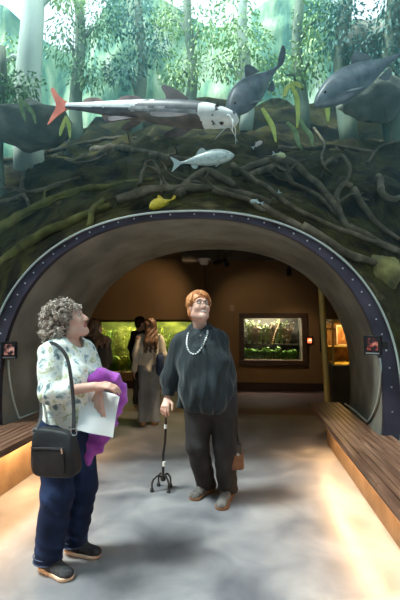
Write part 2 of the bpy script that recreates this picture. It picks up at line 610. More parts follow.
# ---- the water of the tank: a body of hazy water with the tunnel and the gallery left out of it
def water_material():
    m = bpy.data.materials.new('hazy_water')
    m.use_nodes = True
    nt = m.node_tree
    nt.nodes.remove(nt.nodes['Principled BSDF'])
    out = nt.nodes['Material Output']
    sc = nt.nodes.new('ShaderNodeVolumeScatter')
    sc.inputs['Color'].default_value = (0.38, 0.78, 0.98, 1)
    sc.inputs['Density'].default_value = WATER_SCATTER
    sc.inputs['Anisotropy'].default_value = 0.3
    ab = nt.nodes.new('ShaderNodeVolumeAbsorption')
    ab.inputs['Color'].default_value = (0.22, 0.74, 0.92, 1)
    ab.inputs['Density'].default_value = 0.036
    ad = nt.nodes.new('ShaderNodeAddShader')
    nt.links.new(sc.outputs[0], ad.inputs[0]); nt.links.new(ab.outputs[0], ad.inputs[1])
    nt.links.new(ad.outputs[0], out.inputs['Volume'])
    return m
WATER_SCATTER = 0.011
X0, X1, ZT, YB, YE = -9.0, 8.0, 8.6, -4.2, 9.9
def outer_pts(y, n=72, X0=X0, X1=X1, ZT=ZT):
    # matches arch_pts count: from floor right, up over the top, down to floor left
    pts = []
    per = [(X1, 0.0), (X1, ZT), (X0, ZT), (X0, 0.0)]
    L = [ZT, X1 - X0, ZT]; T = sum(L)
    for i in range(n+1):
        d = T * i / n
        k = 0
        while k < 2 and d > L[k]: d -= L[k]; k += 1
        t = d / L[k]
        pts.append(Vector((per[k][0] + (per[k+1][0]-per[k][0])*t, y, per[k][1] + (per[k+1][1]-per[k][1])*t)))
    return pts
mb = MB()
inner = [(YB, 1.0), (RIM_Y + 0.08, 1.0), (5.38, 1.15), (5.40, 0), (YE, 0)]
ir = [arch_pts((A_OUT + 0.06) * s, (B_OUT + 0.06) * s, y, 72) if s else outer_pts(y, 74, HX0 - 0.2, HX1 + 0.2, CEIL + 0.15) for y, s in inner]
orr = [outer_pts(y, 74) for y, s in inner]
loft_arches(mb, ir, flip=True)
loft_arches(mb, orr)
loft_arches(mb, [ir[0], orr[0]], flip=True)
loft_arches(mb, [ir[-1], orr[-1]])
for e in (0, -1):
    loft_arches(mb, [[r[e] for r in ir], [r[e] for r in orr]])
import bmesh
def fix_normals(o):
    bm = bmesh.new(); bm.from_mesh(o.data)
    bmesh.ops.remove_doubles(bm, verts=bm.verts, dist=1e-5)
    bmesh.ops.recalc_face_normals(bm, faces=bm.faces)
    print('OPEN_EDGES', o.name, sum(1 for e in bm.edges if not e.is_manifold))
    bm.to_mesh(o.data); bm.free()
    return o
water = tag(mb.build('tank_water', water_material(), smooth=False), 'hazy teal water filling the tank around and above the clear tunnel', 'water', kind='stuff')
fix_normals(water)

# ---- gallery beyond the tunnel
M_wall = mat('ochre_wall_paint', (0.20, 0.12, 0.05), rough=0.7, stops=[(0.3, (0.19, 0.115, 0.05)), (0.7, (0.235, 0.145, 0.065))], scale=1.2, detail=5, bump=0.08, bscale=60, bdist=0.003)
M_ceil = mat('dark_ceiling_paint', (0.05, 0.042, 0.035), rough=0.9, stops=[(0.3, (0.045, 0.038, 0.03)), (0.7, (0.075, 0.062, 0.05))], scale=1.5)
M_base = mat('dark_baseboard', (0.035, 0.02, 0.014), rough=0.5)
# back wall with two openings
OP1 = (-3.62, -0.95, 0.36, 1.50)      # left aquarium
OP2 = (-0.02, 1.24, 0.66, 1.58)       # right terrarium
mb = MB()
yb0, yb1 = BACK_Y, BACK_Y + 0.15
mb.box((HX0, yb0, 0), (OP1[0], yb1, CEIL))
mb.box((OP1[0], yb0, 0), (OP1[1], yb1, OP1[2])); mb.box((OP1[0], yb0, OP1[3]), (OP1[1], yb1, CEIL))
mb.box((OP1[1], yb0, 0), (OP2[0], yb1, CEIL))
mb.box((OP2[0], yb0, 0), (OP2[1], yb1, OP2[2])); mb.box((OP2[0], yb0, OP2[3]), (OP2[1], yb1, CEIL))
mb.box((OP2[1], yb0, 0), (HX1, yb1, CEIL))
tag(mb.build('wall_back', M_wall, smooth=False), kind='structure')
mb = MB(); mb.box((HX0 - 0.1, HALL_Y, 0), (HX0, yb1, CEIL)); tag(mb.build('wall_left', M_wall, smooth=False), kind='structure')
mb = MB(); mb.box((HX1, HALL_Y, 0), (HX1 + 0.1, yb1, CEIL)); tag(mb.build('wall_right', M_wall, smooth=False), kind='structure')
mb = MB(); mb.box((HX0 - 0.1, HALL_Y, CEIL), (HX1 + 0.1, yb1, CEIL + 0.1)); tag(mb.build('ceiling', M_ceil, smooth=False), kind='structure')
# front wall around the collar
mb = MB()
ap = arch_pts(A_IN + 0.12, B_IN + 0.08, HALL_Y + 0.05)
L1 = [Vector((HX1, HALL_Y + 0.05, 0))]
out = []
for p in ap:
    t = (p - Vector((AX, p.y, ZC)))
    k = 10.0
    if t.x > 0: k = min(k, (HX1 - AX)/t.x)
    if t.x < 0: k = min(k, (HX0 - AX)/t.x)
    if t.z > 0: k = min(k, (CEIL - ZC)/t.z)
    if t.z < 0: k = min(k, -ZC/t.z)
    out.append(Vector((AX, p.y, ZC)) + t*k)
loft_arches(mb, [ap, out])
q = out[0]; mb.add([q, (HX1, q.y, 0), (HX1, q.y, ZC), ], [(0, 1, 2)])
for sx, hx in ((1, HX1), (-1, HX0)):
    # corners left by the fan of faces
    c1 = Vector((hx, HALL_Y + 0.05, CEIL)); 
    near = sorted(out, key=lambda p: (p - c1).length)[:2]
    mb.add([near[0], near[1], c1], [(0, 1, 2)])
tag(mb.build('wall_front', M_wall, smooth=False), kind='structure')
mb = MB()
mb.box((HX0, BACK_Y - 0.02, 0), (HX1, BACK_Y, 0.17)); tag(mb.build('baseboard_back', M_base, smooth=False, bevel=0.004), kind='structure')
# lowered bulkhead above the left aquarium
mb = MB(); mb.box((HX0, BACK_Y - 0.30, 1.55), (-0.88, BACK_Y, CEIL)); tag(mb.build('wall_bulkhead', M_wall, smooth=False), kind='structure')
# ceiling beam
mb = MB(); mb.box((-1.2, 7.95, 2.66), (HX1, 8.12, CEIL)); mb.box((-0.35, 6.2, 2.74), (-0.23, 7.95, CEIL)); tag(mb.build('trim_3', M_ceil, smooth=False), kind='structure')

# ================================================================== benches
M_slat = mat('oiled_timber', (0.2, 0.09, 0.04), rough=0.38, stops=[(0.28, (0.065, 0.030, 0.019)), (0.5, (0.15, 0.074, 0.045)), (0.75, (0.28, 0.155, 0.10))],
             scale=7, detail=8, stretch=(5, 0.35, 5), bump=0.2, bscale=30, bdist=0.003, rough_var=0.1)
M_plinth = mat('rough_plinth_board', (0.42, 0.28, 0.15), rough=0.7, stops=[(0.3, (0.13, 0.08, 0.042)), (0.7, (0.22, 0.145, 0.08))], scale=5, detail=8, bump=0.3, bscale=25)
M_strip = emit('warm_light_strip', (1.0, 0.62, 0.28), 12)
def bench(label, x_in, x_mid, x_out, px_in, px_out, side):
    t = empty('bench', ((x_in + x_out)/2, 1.8, 0), label, 'bench', 'long benches along the tunnel')
    o = t.location
    s = 1 if x_out > x_in else -1
    mb = MB()
    n = 9; wd = abs(x_out - x_in) / n
    for k in range(n):
        a = x_in + s*(wd*k + 0.003); b = x_in + s*(wd*(k+1) - 0.003)
        far = 5.42 if abs(b - x_in) <= abs(x_mid - x_in) + 0.02 else RIM_Y - 0.06
        yy = -2.2
        while yy < far - 0.01:
            y2 = min(yy + 2.45 + 0.31*(k % 3), far)
            mb.box((min(a, b), yy + 0.002, 0.430), (max(a, b), y2 - 0.002, 0.475))
            yy = y2
    a = x_in + s*0.0; b = x_in + s*0.03
    mb.box((min(a, b), -2.2, 0.420), (max(a, b), 5.42, 0.429))
    a2 = x_in + s*0.03; b2 = x_mid
    mb.box((min(a2, b2), 5.37, 0.420), (max(a2, b2), 5.42, 0.429))
    mb.box((min(a2, x_out), -2.2, 0.410), (max(a2, x_out), RIM_Y - 0.06, 0.429))
    mb.build('seat', M_slat, t, smooth=False, bevel=0.004, off=o)
    mb = MB(); mb.box((min(px_in, px_out), -2.2, 0), (max(px_in, px_out), 5.3, 0.409)); mb.build('plinth', M_plinth, t, smooth=False, off=o, bevel=0.004)
    xs = px_in - s*0.10
    mb = MB(); mb.box((xs - 0.012, -2.1, 0.395), (xs + 0.012, 5.0, 0.408))
    mb.build('light_strip', M_strip, t, smooth=False, off=o)
    ld = bpy.data.lights.new('bench_light', 'AREA'); ld.shape = 'RECTANGLE'; ld.size = 0.03; ld.size_y = 7.0
    ld.energy = BENCH_W; ld.color = (1.0, 0.60, 0.28)
    lo = bpy.data.objects.new('bench_light', ld); COL.objects.link(lo); lo.parent = t
    lo.location = Vector((xs - s*0.006, 1.45, 0.388)) - o
    lo.rotation_euler = (0, R(-14 * s), 0)
BENCH_W = 44.0
bench('dark slatted timber bench with glowing underside along the right tunnel wall', 0.78, 1.14, 1.265, 0.975, 1.11, 1)
bench('dark slatted timber bench behind the woman in the floral blouse at left', -1.85, -2.28, -2.42, -2.04, -2.20, -1)
# ================================================================== roots on the rock bank
M_root = mat('root_bark', (0.1, 0.07, 0.04), rough=0.9, spec=0.15, stops=[(0.3, (0.05, 0.04, 0.026)), (0.55, (0.125, 0.098, 0.064)), (0.75, (0.24, 0.19, 0.13))], scale=6, detail=8, bump=0.5, bscale=30, bdist=0.01)
M_rootm = mat('mossy_root_bark', (0.12, 0.11, 0.03), rough=0.9, spec=0.15, stops=[(0.3, (0.05, 0.045, 0.015)), (0.55, (0.12, 0.11, 0.03)), (0.75, (0.2, 0.17, 0.06))], scale=6, detail=8, bump=0.5, bscale=30, bdist=0.01)
rr = random.Random(11)
def root(label, path, r0, r1, m=None, side=5, cap=8.6):
    P = []
    n = len(path)
    for i, p in enumerate(path):
        lift = p[2] if len(p) > 2 else 0.06
        P.append(on_rock(p[0], p[1], lift, cap))
    # even out sudden jumps of depth
    for _ in range(2):
        Q = [p.copy() for p in P]
        for i in range(1, n-1):
            Ym = (P[i-1].y + P[i].y*2 + P[i+1].y)/4
            if Ym < P[i].y: Q[i] = pix(path[i][0], path[i][1], max(4.06, Ym))
        P = Q
    C = catmull(P, 8)
    C = [c + Vector((noise.noise(c*4), noise.noise(c*4+Vector((9,0,0))), noise.noise(c*4+Vector((0,9,0)))))*0.025 for c in C]
    k = len(C)
    rad = [(r0 + (r1-r0)*i/(k-1)) * (1 + 0.22*noise.noise(C[i]*6)) for i in range(k)]
    mb = MB(); mb.tube(C, rad, 9)
    o = mb.build('tree_root', m or M_root, None, sharp=180, off=C[0])
    o.location = C[0]
    tag(o, label, 'root', 'tangled tree roots over the arch')
    for q in range(side):
        i = int(k*(0.2 + 0.6*rr.random())); a = C[i]
        d = Vector((rr.uniform(-1, 1), rr.uniform(-0.5, 0.2), rr.uniform(-0.9, 0.5))).normalized()
        L = rr.uniform(0.3, 0.9)
        pts = [a]
        for z in range(5):
            d = (d + Vector((rr.uniform(-.5,.5), rr.uniform(-.3,.3), rr.uniform(-.5,.4)))).normalized()
            pts.append(pts[-1] + d*L/5)
        if min(p.z for p in pts) < 2.75 or min(p.y for p in pts) < 4.0: continue
        mb = MB(); mb.tube(catmull(pts, 4), [rad[i]*0.45*(1-0.8*j/20) for j in range(21)], 6)
        mb.build('side_root', m or M_root, o, sharp=180, off=C[0])
    return o

root('long thin root slanting from under the silver fish down to the right edge', [(232,165,.35),(262,185,.3),(300,212,.25),(345,232,.25),(396,247,.2)], .035, .02, side=2)
root('thick root humped over the top right of the arch, ending by the rim', [(235,174),(262,163,.15),(285,160,.2),(310,178,.15),(335,205,.1),(350,232)], .06, .035)
root('root bent like an elbow just under the thick humped root', [(245,180),(268,167,.2),(281,170,.2),(292,183,.12),(316,195,.1),(340,217)], .045, .025)
root('looped root making a round hoop right of the arch top', [(320,178),(326,163,.3),(340,156,.35),(350,166,.3),(347,184,.1)], .028, .02, side=1)
root('curved root entering from the right edge below the big dark fish', [(368,164),(378,150,.2),(390,143,.3),(402,141,.3)], .035, .025, side=1)
root('short hooked root with a bright tip right of the hoop', [(352,186,.1),(344,184,.2),(337,195,.15),(340,212)], .035, .03, side=0)
root('crescent root hanging near the right edge', [(379,177,.1),(383,191,.25),(394,199,.25),(404,197)], .045, .03, side=1)
root('long mossy root sweeping from the left edge up to the middle', [(-4,230),(30,211),(60,196),(110,186),(152,180)], .075, .03, M_rootm)
root('forked pale root climbing the dark bank at upper left', [(20,192),(24,176,.15),(36,158,.15),(60,141,.2),(86,131,.2)], .04, .02, side=3)
root('short root dropping from the foot of the forked pale root', [(22,186),(26,198,.1),(29,208)], .03, .018, side=0)
root('thin bowed root under the red tail of the catfish', [(55,156),(70,162,.15),(88,163,.15),(106,154)], .035, .02, side=1)
root('stubby upright root standing on the left rim of the arch', [(89,228),(93,213,.15),(97,205,.15),(103,200)], .04, .03, M_rootm, side=1)
root('broad flat root lying along the rim behind the yellow fish', [(118,201),(150,190),(186,188),(230,191),(270,203)], .07, .035)
root('root peaking like a tent below the silver fish', [(176,197),(190,182,.2),(206,171,.25),(222,178,.15),(236,187)], .06, .04)
root('faint root running level across the far upper left', [(-4,162),(30,156),(60,150),(100,140),(135,138)], .06, .03)
root('thin hoop root in the shade left of the silver fish', [(138,186),(146,164,.3),(155,162,.3),(160,176,.2),(161,192)], .022, .015, side=0)
root('dark root following the rim down its right shoulder', [(300,227),(325,240),(350,255),(384,266)], .06, .03)
root('root slung between the round small fish and the mossy stone at right', [(262,206),(288,222),(318,240),(350,268)], .05, .025)
root('lowest mossy root on the left, just above the rim', [(-4,268),(28,243),(68,222),(112,206)], .075, .04, M_rootm)
root('short root beside the small pale fish over the arch', [(214,190),(240,197,.1),(264,211)], .04, .025, side=1)
root('thin root dangling below the yellow green straps', [(314,128,.3),(324,143,.3),(322,160,.3),(331,174,.1)], .024, .015, side=1)
root('root fanning down from the hooked root to the right edge', [(354,190),(368,214),(398,240)], .045, .025)
root('low parallel root at the right, nearest the rim', [(348,226),(374,240),(404,252)], .05, .03)
root('wavy root crossing the dark hollow at far left', [(-4,206),(22,196,.1),(48,188,.1),(80,178)], .05, .03)
root('root along the top of the bank between the two dark fish', [(278,148),(300,150,.1),(330,146,.1),(372,152)], .05, .03)
root('thick root under the catfish belly at the top of the bank', [(92,150),(122,148,.1),(158,156,.1),(190,160)], .07, .04)

# ================================================================== fish
def loftfish(mb, st, n=18, pick=None, pw=2.3):
    # st: (x, zc, up, down, halfwidth)
    rings = []
    for x, zc, u, d, wd in st:
        r = []
        for j in range(n):
            a = 2*math.pi*j/n
            c, s = math.cos(a), math.sin(a)
            e = 2.0/pw
            r.append(Vector((x, math.copysign(abs(c)**e, c)*wd, zc + math.copysign(abs(s)**e, s)*(u if s > 0 else d))))
        rings.append(r)
    k = len(rings)
    vs = [p for r in rings for p in r]; 
    o = len(mb.v); mb.v += [tuple(p) for p in vs]
    for i in range(k-1):
        for j in range(n):
            j2 = (j+1) % n
            mb.f.append((o+i*n+j, o+(i+1)*n+j, o+(i+1)*n+j2, o+i*n+j2))
            mb.m.append(pick(st[i][0], 2*math.pi*(j+.5)/n) if pick else 0)
    mb.f.append(tuple(o+j for j in range(n))); mb.m.append(mb.m[-1])
    mb.f.append(tuple(o+(k-1)*n+j for j in range(n))[::-1]); mb.m.append(mb.m[-1])

def dense(st, n=5):
    out = []
    A = np.array(st, float); k = len(A)
    P = np.vstack([2*A[0]-A[1], A, 2*A[-1]-A[-2]])
    for i in range(1, k):
        p0, p1, p2, p3 = P[i-1], P[i], P[i+1], P[i+2]
        for q in range(n):
            t = q/n
            v = 0.5*((2*p1)+(p2-p0)*t+(2*p0-5*p1+4*p2-p3)*t*t+(3*p1-p0-3*p2+p3)*t**3)
            v[2:] = np.maximum(v[2:], 0.002)
            out.append(tuple(v))
    out.append(tuple(A[-1]))
    return out

def fin(name, outline, m, parent, th=0.010, normal=(0,1,0), smooth=3):
    # outline in 3D local coordinates, closed; thick at the root (first and last points), thin at the rim
    pts = [Vector(p) for p in outline]
    c = catmull(pts, smooth)
    nv = Vector(normal).normalized()
    base = (pts[0] + pts[-1]) / 2
    far = max((p - base).length for p in c)
    n = len(c)
    mb = MB()
    vs = []; 
    for sgn in (1, -1):
        for p in c:
            f = 1 - (p - base).length/far
            vs.append(p + nv*sgn*(0.0012 + th*0.5*f))
        vs.append(base*0.5 + sum(c, Vector())/n*0.5 + nv*sgn*th*0.45)
    fs = []
    for i in range(n-1):
        fs.append((i, i+1, n)); fs.append((n+1+i+1, n+1+i, 2*n+1)); fs.append((i+1, i, n+1+i, n+1+i+1))
    fs.append((n-1, 0, n)); fs.append((n+1, 2*n, 2*n+1)); fs.append((0, n-1, 2*n, n+1))
    mb.add(vs, fs)
    return mb.build(name, m, parent, sharp=60)

def fish_root(name, label, head, tail, group=None, roll=0.0, cat='fish'):
    f = (head - tail).normalized()
    left = Vector((0, 0, 1)).cross(f).normalized()
    up = f.cross(left).normalized()
    M = Matrix((f, left, up)).transposed()
    M = M @ Matrix.Rotation(roll, 3, 'X')
    e = empty(name, (head + tail)/2, label, cat, group, rot=M.to_euler())
    return e, (head - tail).length

M_dark = mat('slate_fish_skin', (0.07, 0.08, 0.09), rough=0.42, stops=[(0.3, (0.045, 0.052, 0.06)), (0.7, (0.10, 0.11, 0.125))], scale=14, bump=0.15, bscale=60, bdist=0.002)
M_belly = mat('brown_grey_fish_belly', (0.1, 0.09, 0.085), rough=0.5, stops=[(0.35, (0.05, 0.046, 0.045)), (0.6, (0.14, 0.125, 0.12)), (0.8, (0.25, 0.22, 0.21))], scale=9, detail=6)
M_white = mat('cream_fish_stripe', (0.62, 0.64, 0.64), rough=0.45, stops=[(0.3, (0.45, 0.48, 0.49)), (0.7, (0.72, 0.73, 0.72))], scale=10)
M_spot = mat('spotted_fish_head', (0.7, 0.7, 0.68), rough=0.45, stops=[(0.0, (0.02, 0.02, 0.022)), (0.36, (0.02, 0.02, 0.022)), (0.41, (0.62, 0.63, 0.62)), (0.8, (0.78, 0.78, 0.76))], scale=16, detail=2)
M_redfin = mat('red_fin', (0.55, 0.09, 0.05), rough=0.5, stops=[(0.3, (0.42, 0.06, 0.04)), (0.6, (0.6, 0.16, 0.10)), (0.8, (0.7, 0.38, 0.3))], scale=8)
M_darkfin = mat('dark_fin', (0.05, 0.045, 0.05), rough=0.5, stops=[(0.35, (0.035, 0.03, 0.035)), (0.62, (0.07, 0.06, 0.065)), (0.8, (0.24, 0.13, 0.11))], scale=9)
M_pinkfin = mat('pinkish_fin', (0.3, 0.2, 0.18), rough=0.5, stops=[(0.35, (0.10, 0.08, 0.085)), (0.7, (0.42, 0.27, 0.24))], scale=8)
M_eye = mat('dark_eye', (0.01, 0.01, 0.01), rough=0.1)
M_barbel = mat('pale_barbel', (0.6, 0.62, 0.6), rough=0.5)

M_grey = mat('mid_grey_flank', (.25,.26,.27), rough=.45, stops=[(.3,(.12,.125,.13)),(.7,(.42,.43,.44))], scale=12, detail=6)
# the red-tailed catfish
cat, L = fish_root('catfish', 'large grey catfish with white spotted head and red tail above the arch', pix(239, 117, 2.62), pix(66, 106, 2.72))
h = L/2
st = dense([(-h,0.0,.022,.022,.012),(-h*.8,.0,.030,.028,.022),(-h*.5,.0,.048,.045,.04),(-h*.15,.0,.066,.062,.062),(h*.2,-.002,.078,.078,.085),(h*.5,-.005,.078,.078,.098),
            (h*.72,-.008,.066,.066,.098),(h*.88,-.012,.046,.050,.082),(h*.97,-.016,.028,.032,.055),(h,-.018,.008,.010,.02)], 14)
def cpick(x, a):
    s = math.sin(a); u = x/h; wob = .10*noise.noise(Vector((u*9, s*2, 4))) 
    if u > .60 + wob*.8: return 3
    if u < -.14 + wob*1.6 + .22*s:
        return 2 if s > -.30 + wob + (u + 1)*.25 else 0
    if -.45 + wob < s < -.02 + wob - (u + .1)*.25: return 4
    return 0 if s > -.2 else 1
mb = MB(); loftfish(mb, st, 44, cpick)
mb.build('body', [M_dark, M_belly, M_white, M_spot, M_grey], cat, sharp=180)
fin('tail_fin', [(-h+.02,0,.020),(-h-.06,0,.065),(-h-.12,0,.125),(-h-.135,0,.10),(-h-.075,0,.0),(-h-.10,0,-.08),(-h-.115,0,-.145),(-h-.05,0,-.075),(-h+.02,0,-.020)], M_redfin, cat)
fin('dorsal_fin', [(h*.50,0,.062),(h*.34,0,.135),(h*.14,.0,.185),(h*.10,0,.165),(h*.16,0,.115),(h*.18,0,.072)], M_darkfin, cat, .014)
fin('adipose_fin', [(-h*.02,0,.060),(-h*.18,0,.098),(-h*.34,0,.088),(-h*.40,0,.048)], M_pinkfin, cat)
fin('adipose_fin', [(-h*.52,0,.042),(-h*.62,0,.070),(-h*.76,0,.062),(-h*.82,0,.028)], M_pinkfin, cat)
fin('anal_fin', [(-h*.30,0,-.05),(-h*.38,0,-.09),(-h*.5,0,-.085),(-h*.55,0,-.038)], M_pinkfin, cat)
fin('pelvic_fin', [(-h*.08,-.02,-.055),(-h*.22,-.07,-.10),(-h*.36,-.09,-.125),(-h*.38,-.08,-.09),(-h*.20,-.02,-.055)], M_darkfin, cat, normal=(.1,1,-.4))
fin('pelvic_fin', [(-h*.06,.02,-.055),(-h*.2,.07,-.09),(-h*.33,.09,-.105),(-h*.34,.08,-.08),(-h*.18,.02,-.055)], M_darkfin, cat, normal=(.1,1,.4))
fin('pectoral_fin', [(h*.50,-.085,-.04),(h*.36,-.13,-.085),(h*.16,-.16,-.105),(h*.14,-.15,-.075),(h*.36,-.085,-.04)], M_darkfin, cat, normal=(.1,.4,1))
fin('pectoral_fin', [(h*.50,.085,-.04),(h*.36,.13,-.085),(h*.16,.16,-.105),(h*.14,.15,-.075),(h*.36,.085,-.04)], M_darkfin, cat, normal=(.1,-.4,1))
for s in (-1, 1):
    mb = MB(); mb.ball((h*.78, s*.083, .025), .010, 10); mb.build('eye', M_eye, cat)
    for q, (dx, dy, dz) in enumerate([(.02,.05,-.11),(-.10,.03,-.09),(.06,.09,-.07)]):
        a = Vector((h*.95 - .02*q, s*(.04+.01*q), -.03))
        mb = MB(); mb.tube(catmull([a, a+Vector((dx*.5, s*dy*.7, dz*.3)), a+Vector((dx, s*dy, dz))], 5), [.004-.00028*i for i in range(11)], 6)
        mb.build('barbel', M_barbel, cat)

# big dark fish, silver fish and small fish share one builder
def fish(name, label, head, tail, fat, skin, finm, group=None, roll=0.0, tailsize=1.0, slim=False):
    e, L = fish_root(name, label, head, tail, group, roll)
    h = L/2
    st = dense([(-h,0,.18*fat,.18*fat,.06*fat),(-h*.8,0,.20*fat,.22*fat,.12*fat),(-h*.45,0,.55*fat,.55*fat,.36*fat),(0,0,.92*fat,.95*fat,.6*fat),(h*.35,0,1.0*fat,1.0*fat,.66*fat),
                (h*.65,-.05*fat,.82*fat,.85*fat,.6*fat),(h*.88,-.12*fat,.48*fat,.5*fat,.38*fat),(h,-.16*fat,.10*fat,.10*fat,.1*fat)], 5)
    if slim:
        st = dense([(-h,0,.10*fat,.10*fat,.05*fat),(-h*.8,0,.15*fat,.16*fat,.10*fat),(-h*.5,0,.36*fat,.38*fat,.26*fat),(-h*.1,0,.78*fat,.82*fat,.55*fat),(h*.25,0,.98*fat,1.0*fat,.68*fat),
                    (h*.55,-.03*fat,.90*fat,.92*fat,.66*fat),(h*.82,-.12*fat,.56*fat,.58*fat,.44*fat),(h*.95,-.2*fat,.28*fat,.28*fat,.25*fat),(h,-.22*fat,.08*fat,.08*fat,.1*fat)], 6)
    mb = MB(); loftfish(mb, st, 20)
    mb.build('body', skin, e, sharp=180)
    t = tailsize*fat
    if slim:
        fin('tail_fin', [(-h+.1*fat,0,.09*fat),(-h-.5*t,0,.50*t),(-h-1.4*t,0,.95*t),(-h-1.6*t,0,.75*t),(-h-1.1*t,0,.20*t),(-h-.4*t,0,-.10*t),(-h+.1*fat,0,-.09*fat)], finm, e, .06*fat)
    else:
        fin('tail_fin', [(-h+.1*fat,0,.16*fat),(-h-.5*t,0,.6*t),(-h-1.15*t,0,.95*t),(-h-.75*t,0,0),(-h-1.1*t,0,-.9*t),(-h-.5*t,0,-.55*t),(-h+.1*fat,0,-.16*fat)], finm, e, .06*fat)
    fin('dorsal_fin', [(h*.05,0,.88*fat),(-h*.12,0,1.5*fat),(-h*.28,0,1.25*fat),(-h*.40,0,.58*fat)], finm, e, .06*fat)
    fin('anal_fin', [(-h*.30,0,-.68*fat),(-h*.42,0,-1.1*fat),(-h*.55,0,-.9*fat),(-h*.60,0,-.40*fat)], finm, e, .06*fat)
    for s in (-1, 1):
        fin('pectoral_fin', [(h*.56,s*.5*fat,-.45*fat),(h*.38,s*.85*fat,-.85*fat),(h*.24,s*.9*fat,-.9*fat),(h*.42,s*.5*fat,-.5*fat)], finm, e, .05*fat, normal=(.2,.6*s,1))
        mb = MB(); mb.ball((h*.80, s*.42*fat, .08*fat), .09*fat, 10); mb.build('eye', M_eye, e)
    return e
M_slate = mat('blue_slate_skin', (0.10, 0.13, 0.15), rough=0.4, stops=[(0.3, (0.06, 0.085, 0.10)), (0.7, (0.16, 0.20, 0.225))], scale=12, bump=0.2, bscale=80, bdist=0.003)
M_slatefin = mat('blue_slate_fin', (0.05, 0.065, 0.08), rough=0.5, stops=[(0.3, (0.05, 0.07, 0.08)), (0.7, (0.13, 0.16, 0.175))], scale=10)
M_silver = mat('silver_scales', (0.5, 0.54, 0.52), rough=0.3, metal=0.25, stops=[(0.3, (0.36, 0.42, 0.40)), (0.7, (0.62, 0.66, 0.62))], scale=30, bump=0.2, bscale=120, bdist=0.002)
M_silverfin = mat('pale_fin', (0.35, 0.4, 0.38), rough=0.5)
M_yellow = mat('yellow_skin', (0.75, 0.5, 0.02), rough=0.45, stops=[(0.3, (0.6, 0.36, 0.01)), (0.7, (0.85, 0.62, 0.04))], scale=14)
fish('large_fish', 'large dark fish swimming head down behind the catfish, narrow tail raised', pix(226, 112, 3.7), pix(279, 66, 4.1), .135, M_slate, M_slatefin, tailsize=1.0, slim=True)
fish('large_fish', 'large dark blue fish cut by the right edge, nose pointing down left', pix(313, 102, 3.55), pix(404, 52, 3.8), .135, M_slate, M_slatefin, tailsize=1.1, slim=True)
fish('silver_fish', 'slim silver fish swimming right below the catfish', pix(234, 154, 3.95), pix(180, 163, 4.0), .075, M_silver, M_silverfin, tailsize=1.1)
fish('yellow_fish', 'bright yellow fish resting on the rim of the arch', pix(149, 207, 4.12), pix(172, 199.5, 4.3), .062, M_yellow, M_yellow, tailsize=.8, roll=.3, slim=True)
fish('small_fish', 'tiny pale green fish just above the arch rim at its top right', pix(250, 201, 4.2), pix(261, 203, 4.2), .026, M_silver, M_silverfin, 'tiny fish among the roots')
fish('small_fish', 'tiny roundish tan fish above the pale green one', pix(272, 198, 4.45), pix(278, 193, 4.45), .03, mat('tan_skin', (0.4, 0.33, 0.2), rough=.5), M_silverfin, 'tiny fish among the roots')
fish('small_fish', 'tiny yellowish fish over the humped root', pix(286, 156, 5.0), pix(275, 154, 5.0), .032, mat('pale_yellow_skin', (0.6, 0.6, 0.3), rough=.5), M_silverfin, 'tiny fish among the roots')
fish('small_fish', 'tiny pink fish hanging just right of the silver fish', pix(262, 141, 4.6), pix(254, 147, 4.6), .024, mat('pinkish_skin', (0.55, 0.45, 0.42), rough=.5), M_silverfin, 'tiny fish among the roots')

# ================================================================== strap plants in the water
M_strap = mat('yellow_green_strap', (0.5, 0.55, 0.1), rough=0.6, stops=[(0.3, (0.3, 0.42, 0.08)), (0.7, (0.66, 0.66, 0.16))], scale=10)
M_strapd = mat('dull_green_strap', (0.2, 0.3, 0.12), rough=0.6, stops=[(0.3, (0.12, 0.2, 0.08)), (0.7, (0.3, 0.4, 0.16))], scale=10)
def strap_plant(label, blades, m):
    base = Vector(blades[0][0])
    t = empty('water_plant', base, label, 'water plant', 'strap leaved water plants')
    for pts in blades:
        c = catmull(pts, 6); k = len(c)
        mb = MB()
        mb.tube(c, [0.024*(0.35 + math.sin(math.pi*(0.12 + 0.85*i/(k-1)))) for i in range(k)], 8, flat=0.14, up=Vector((0, 1, 0.2)))
        mb.build('blade', m, t, off=base, sharp=180)
def strap(px, py, Y): return pix(px, py, Y)
strap_plant('bright yellow green strap plant hanging right of the raised tail of the dark fish', [[strap(290,84,5.2),strap(296,95,5.2),strap(298,112,5.1),strap(297,128,5.1)],[strap(290,84,5.2),strap(297,84,5.2),strap(302,88,5.15)],[strap(290,84,5.2),strap(286,90,5.2),strap(284,97,5.2)]], M_strap)
strap_plant('curved yellow strap plant just right of the catfish barbels', [[strap(262,108,5.0),strap(268,118,5.0),strap(273,128,4.95),strap(276,142,4.9)]], M_strap)
strap_plant('short upright tan strap below the nose of the right dark fish', [[strap(327,102,5.2),strap(327.5,111,5.2),strap(328,122,5.2)]], M_strap)
strap_plant('long bent strap plant below the bright one', [[strap(300,118,5.4),strap(304,127,5.4),strap(311,136,5.3),strap(312,146,5.3)]], M_strapd)
strap_plant('dull green strap plant left of the bent one', [[strap(287,122,5.5),strap(295,131,5.5),strap(298,142,5.4),strap(302,150,5.4)]], M_strapd)
strap_plant('pair of dull stems under the pale tree trunk at left', [[strap(19,98,5.6),strap(22,110,5.6),strap(26,122,5.5)],[strap(19,98,5.6),strap(32,112,5.6),strap(36,124,5.5)]], M_strapd)
strap_plant('yellowish stems below the red tail', [[strap(66,116,5.6),strap(69,126,5.6),strap(70,138,5.5)],[strap(66,116,5.6),strap(62,128,5.6),strap(60,136,5.5)]], M_strap)

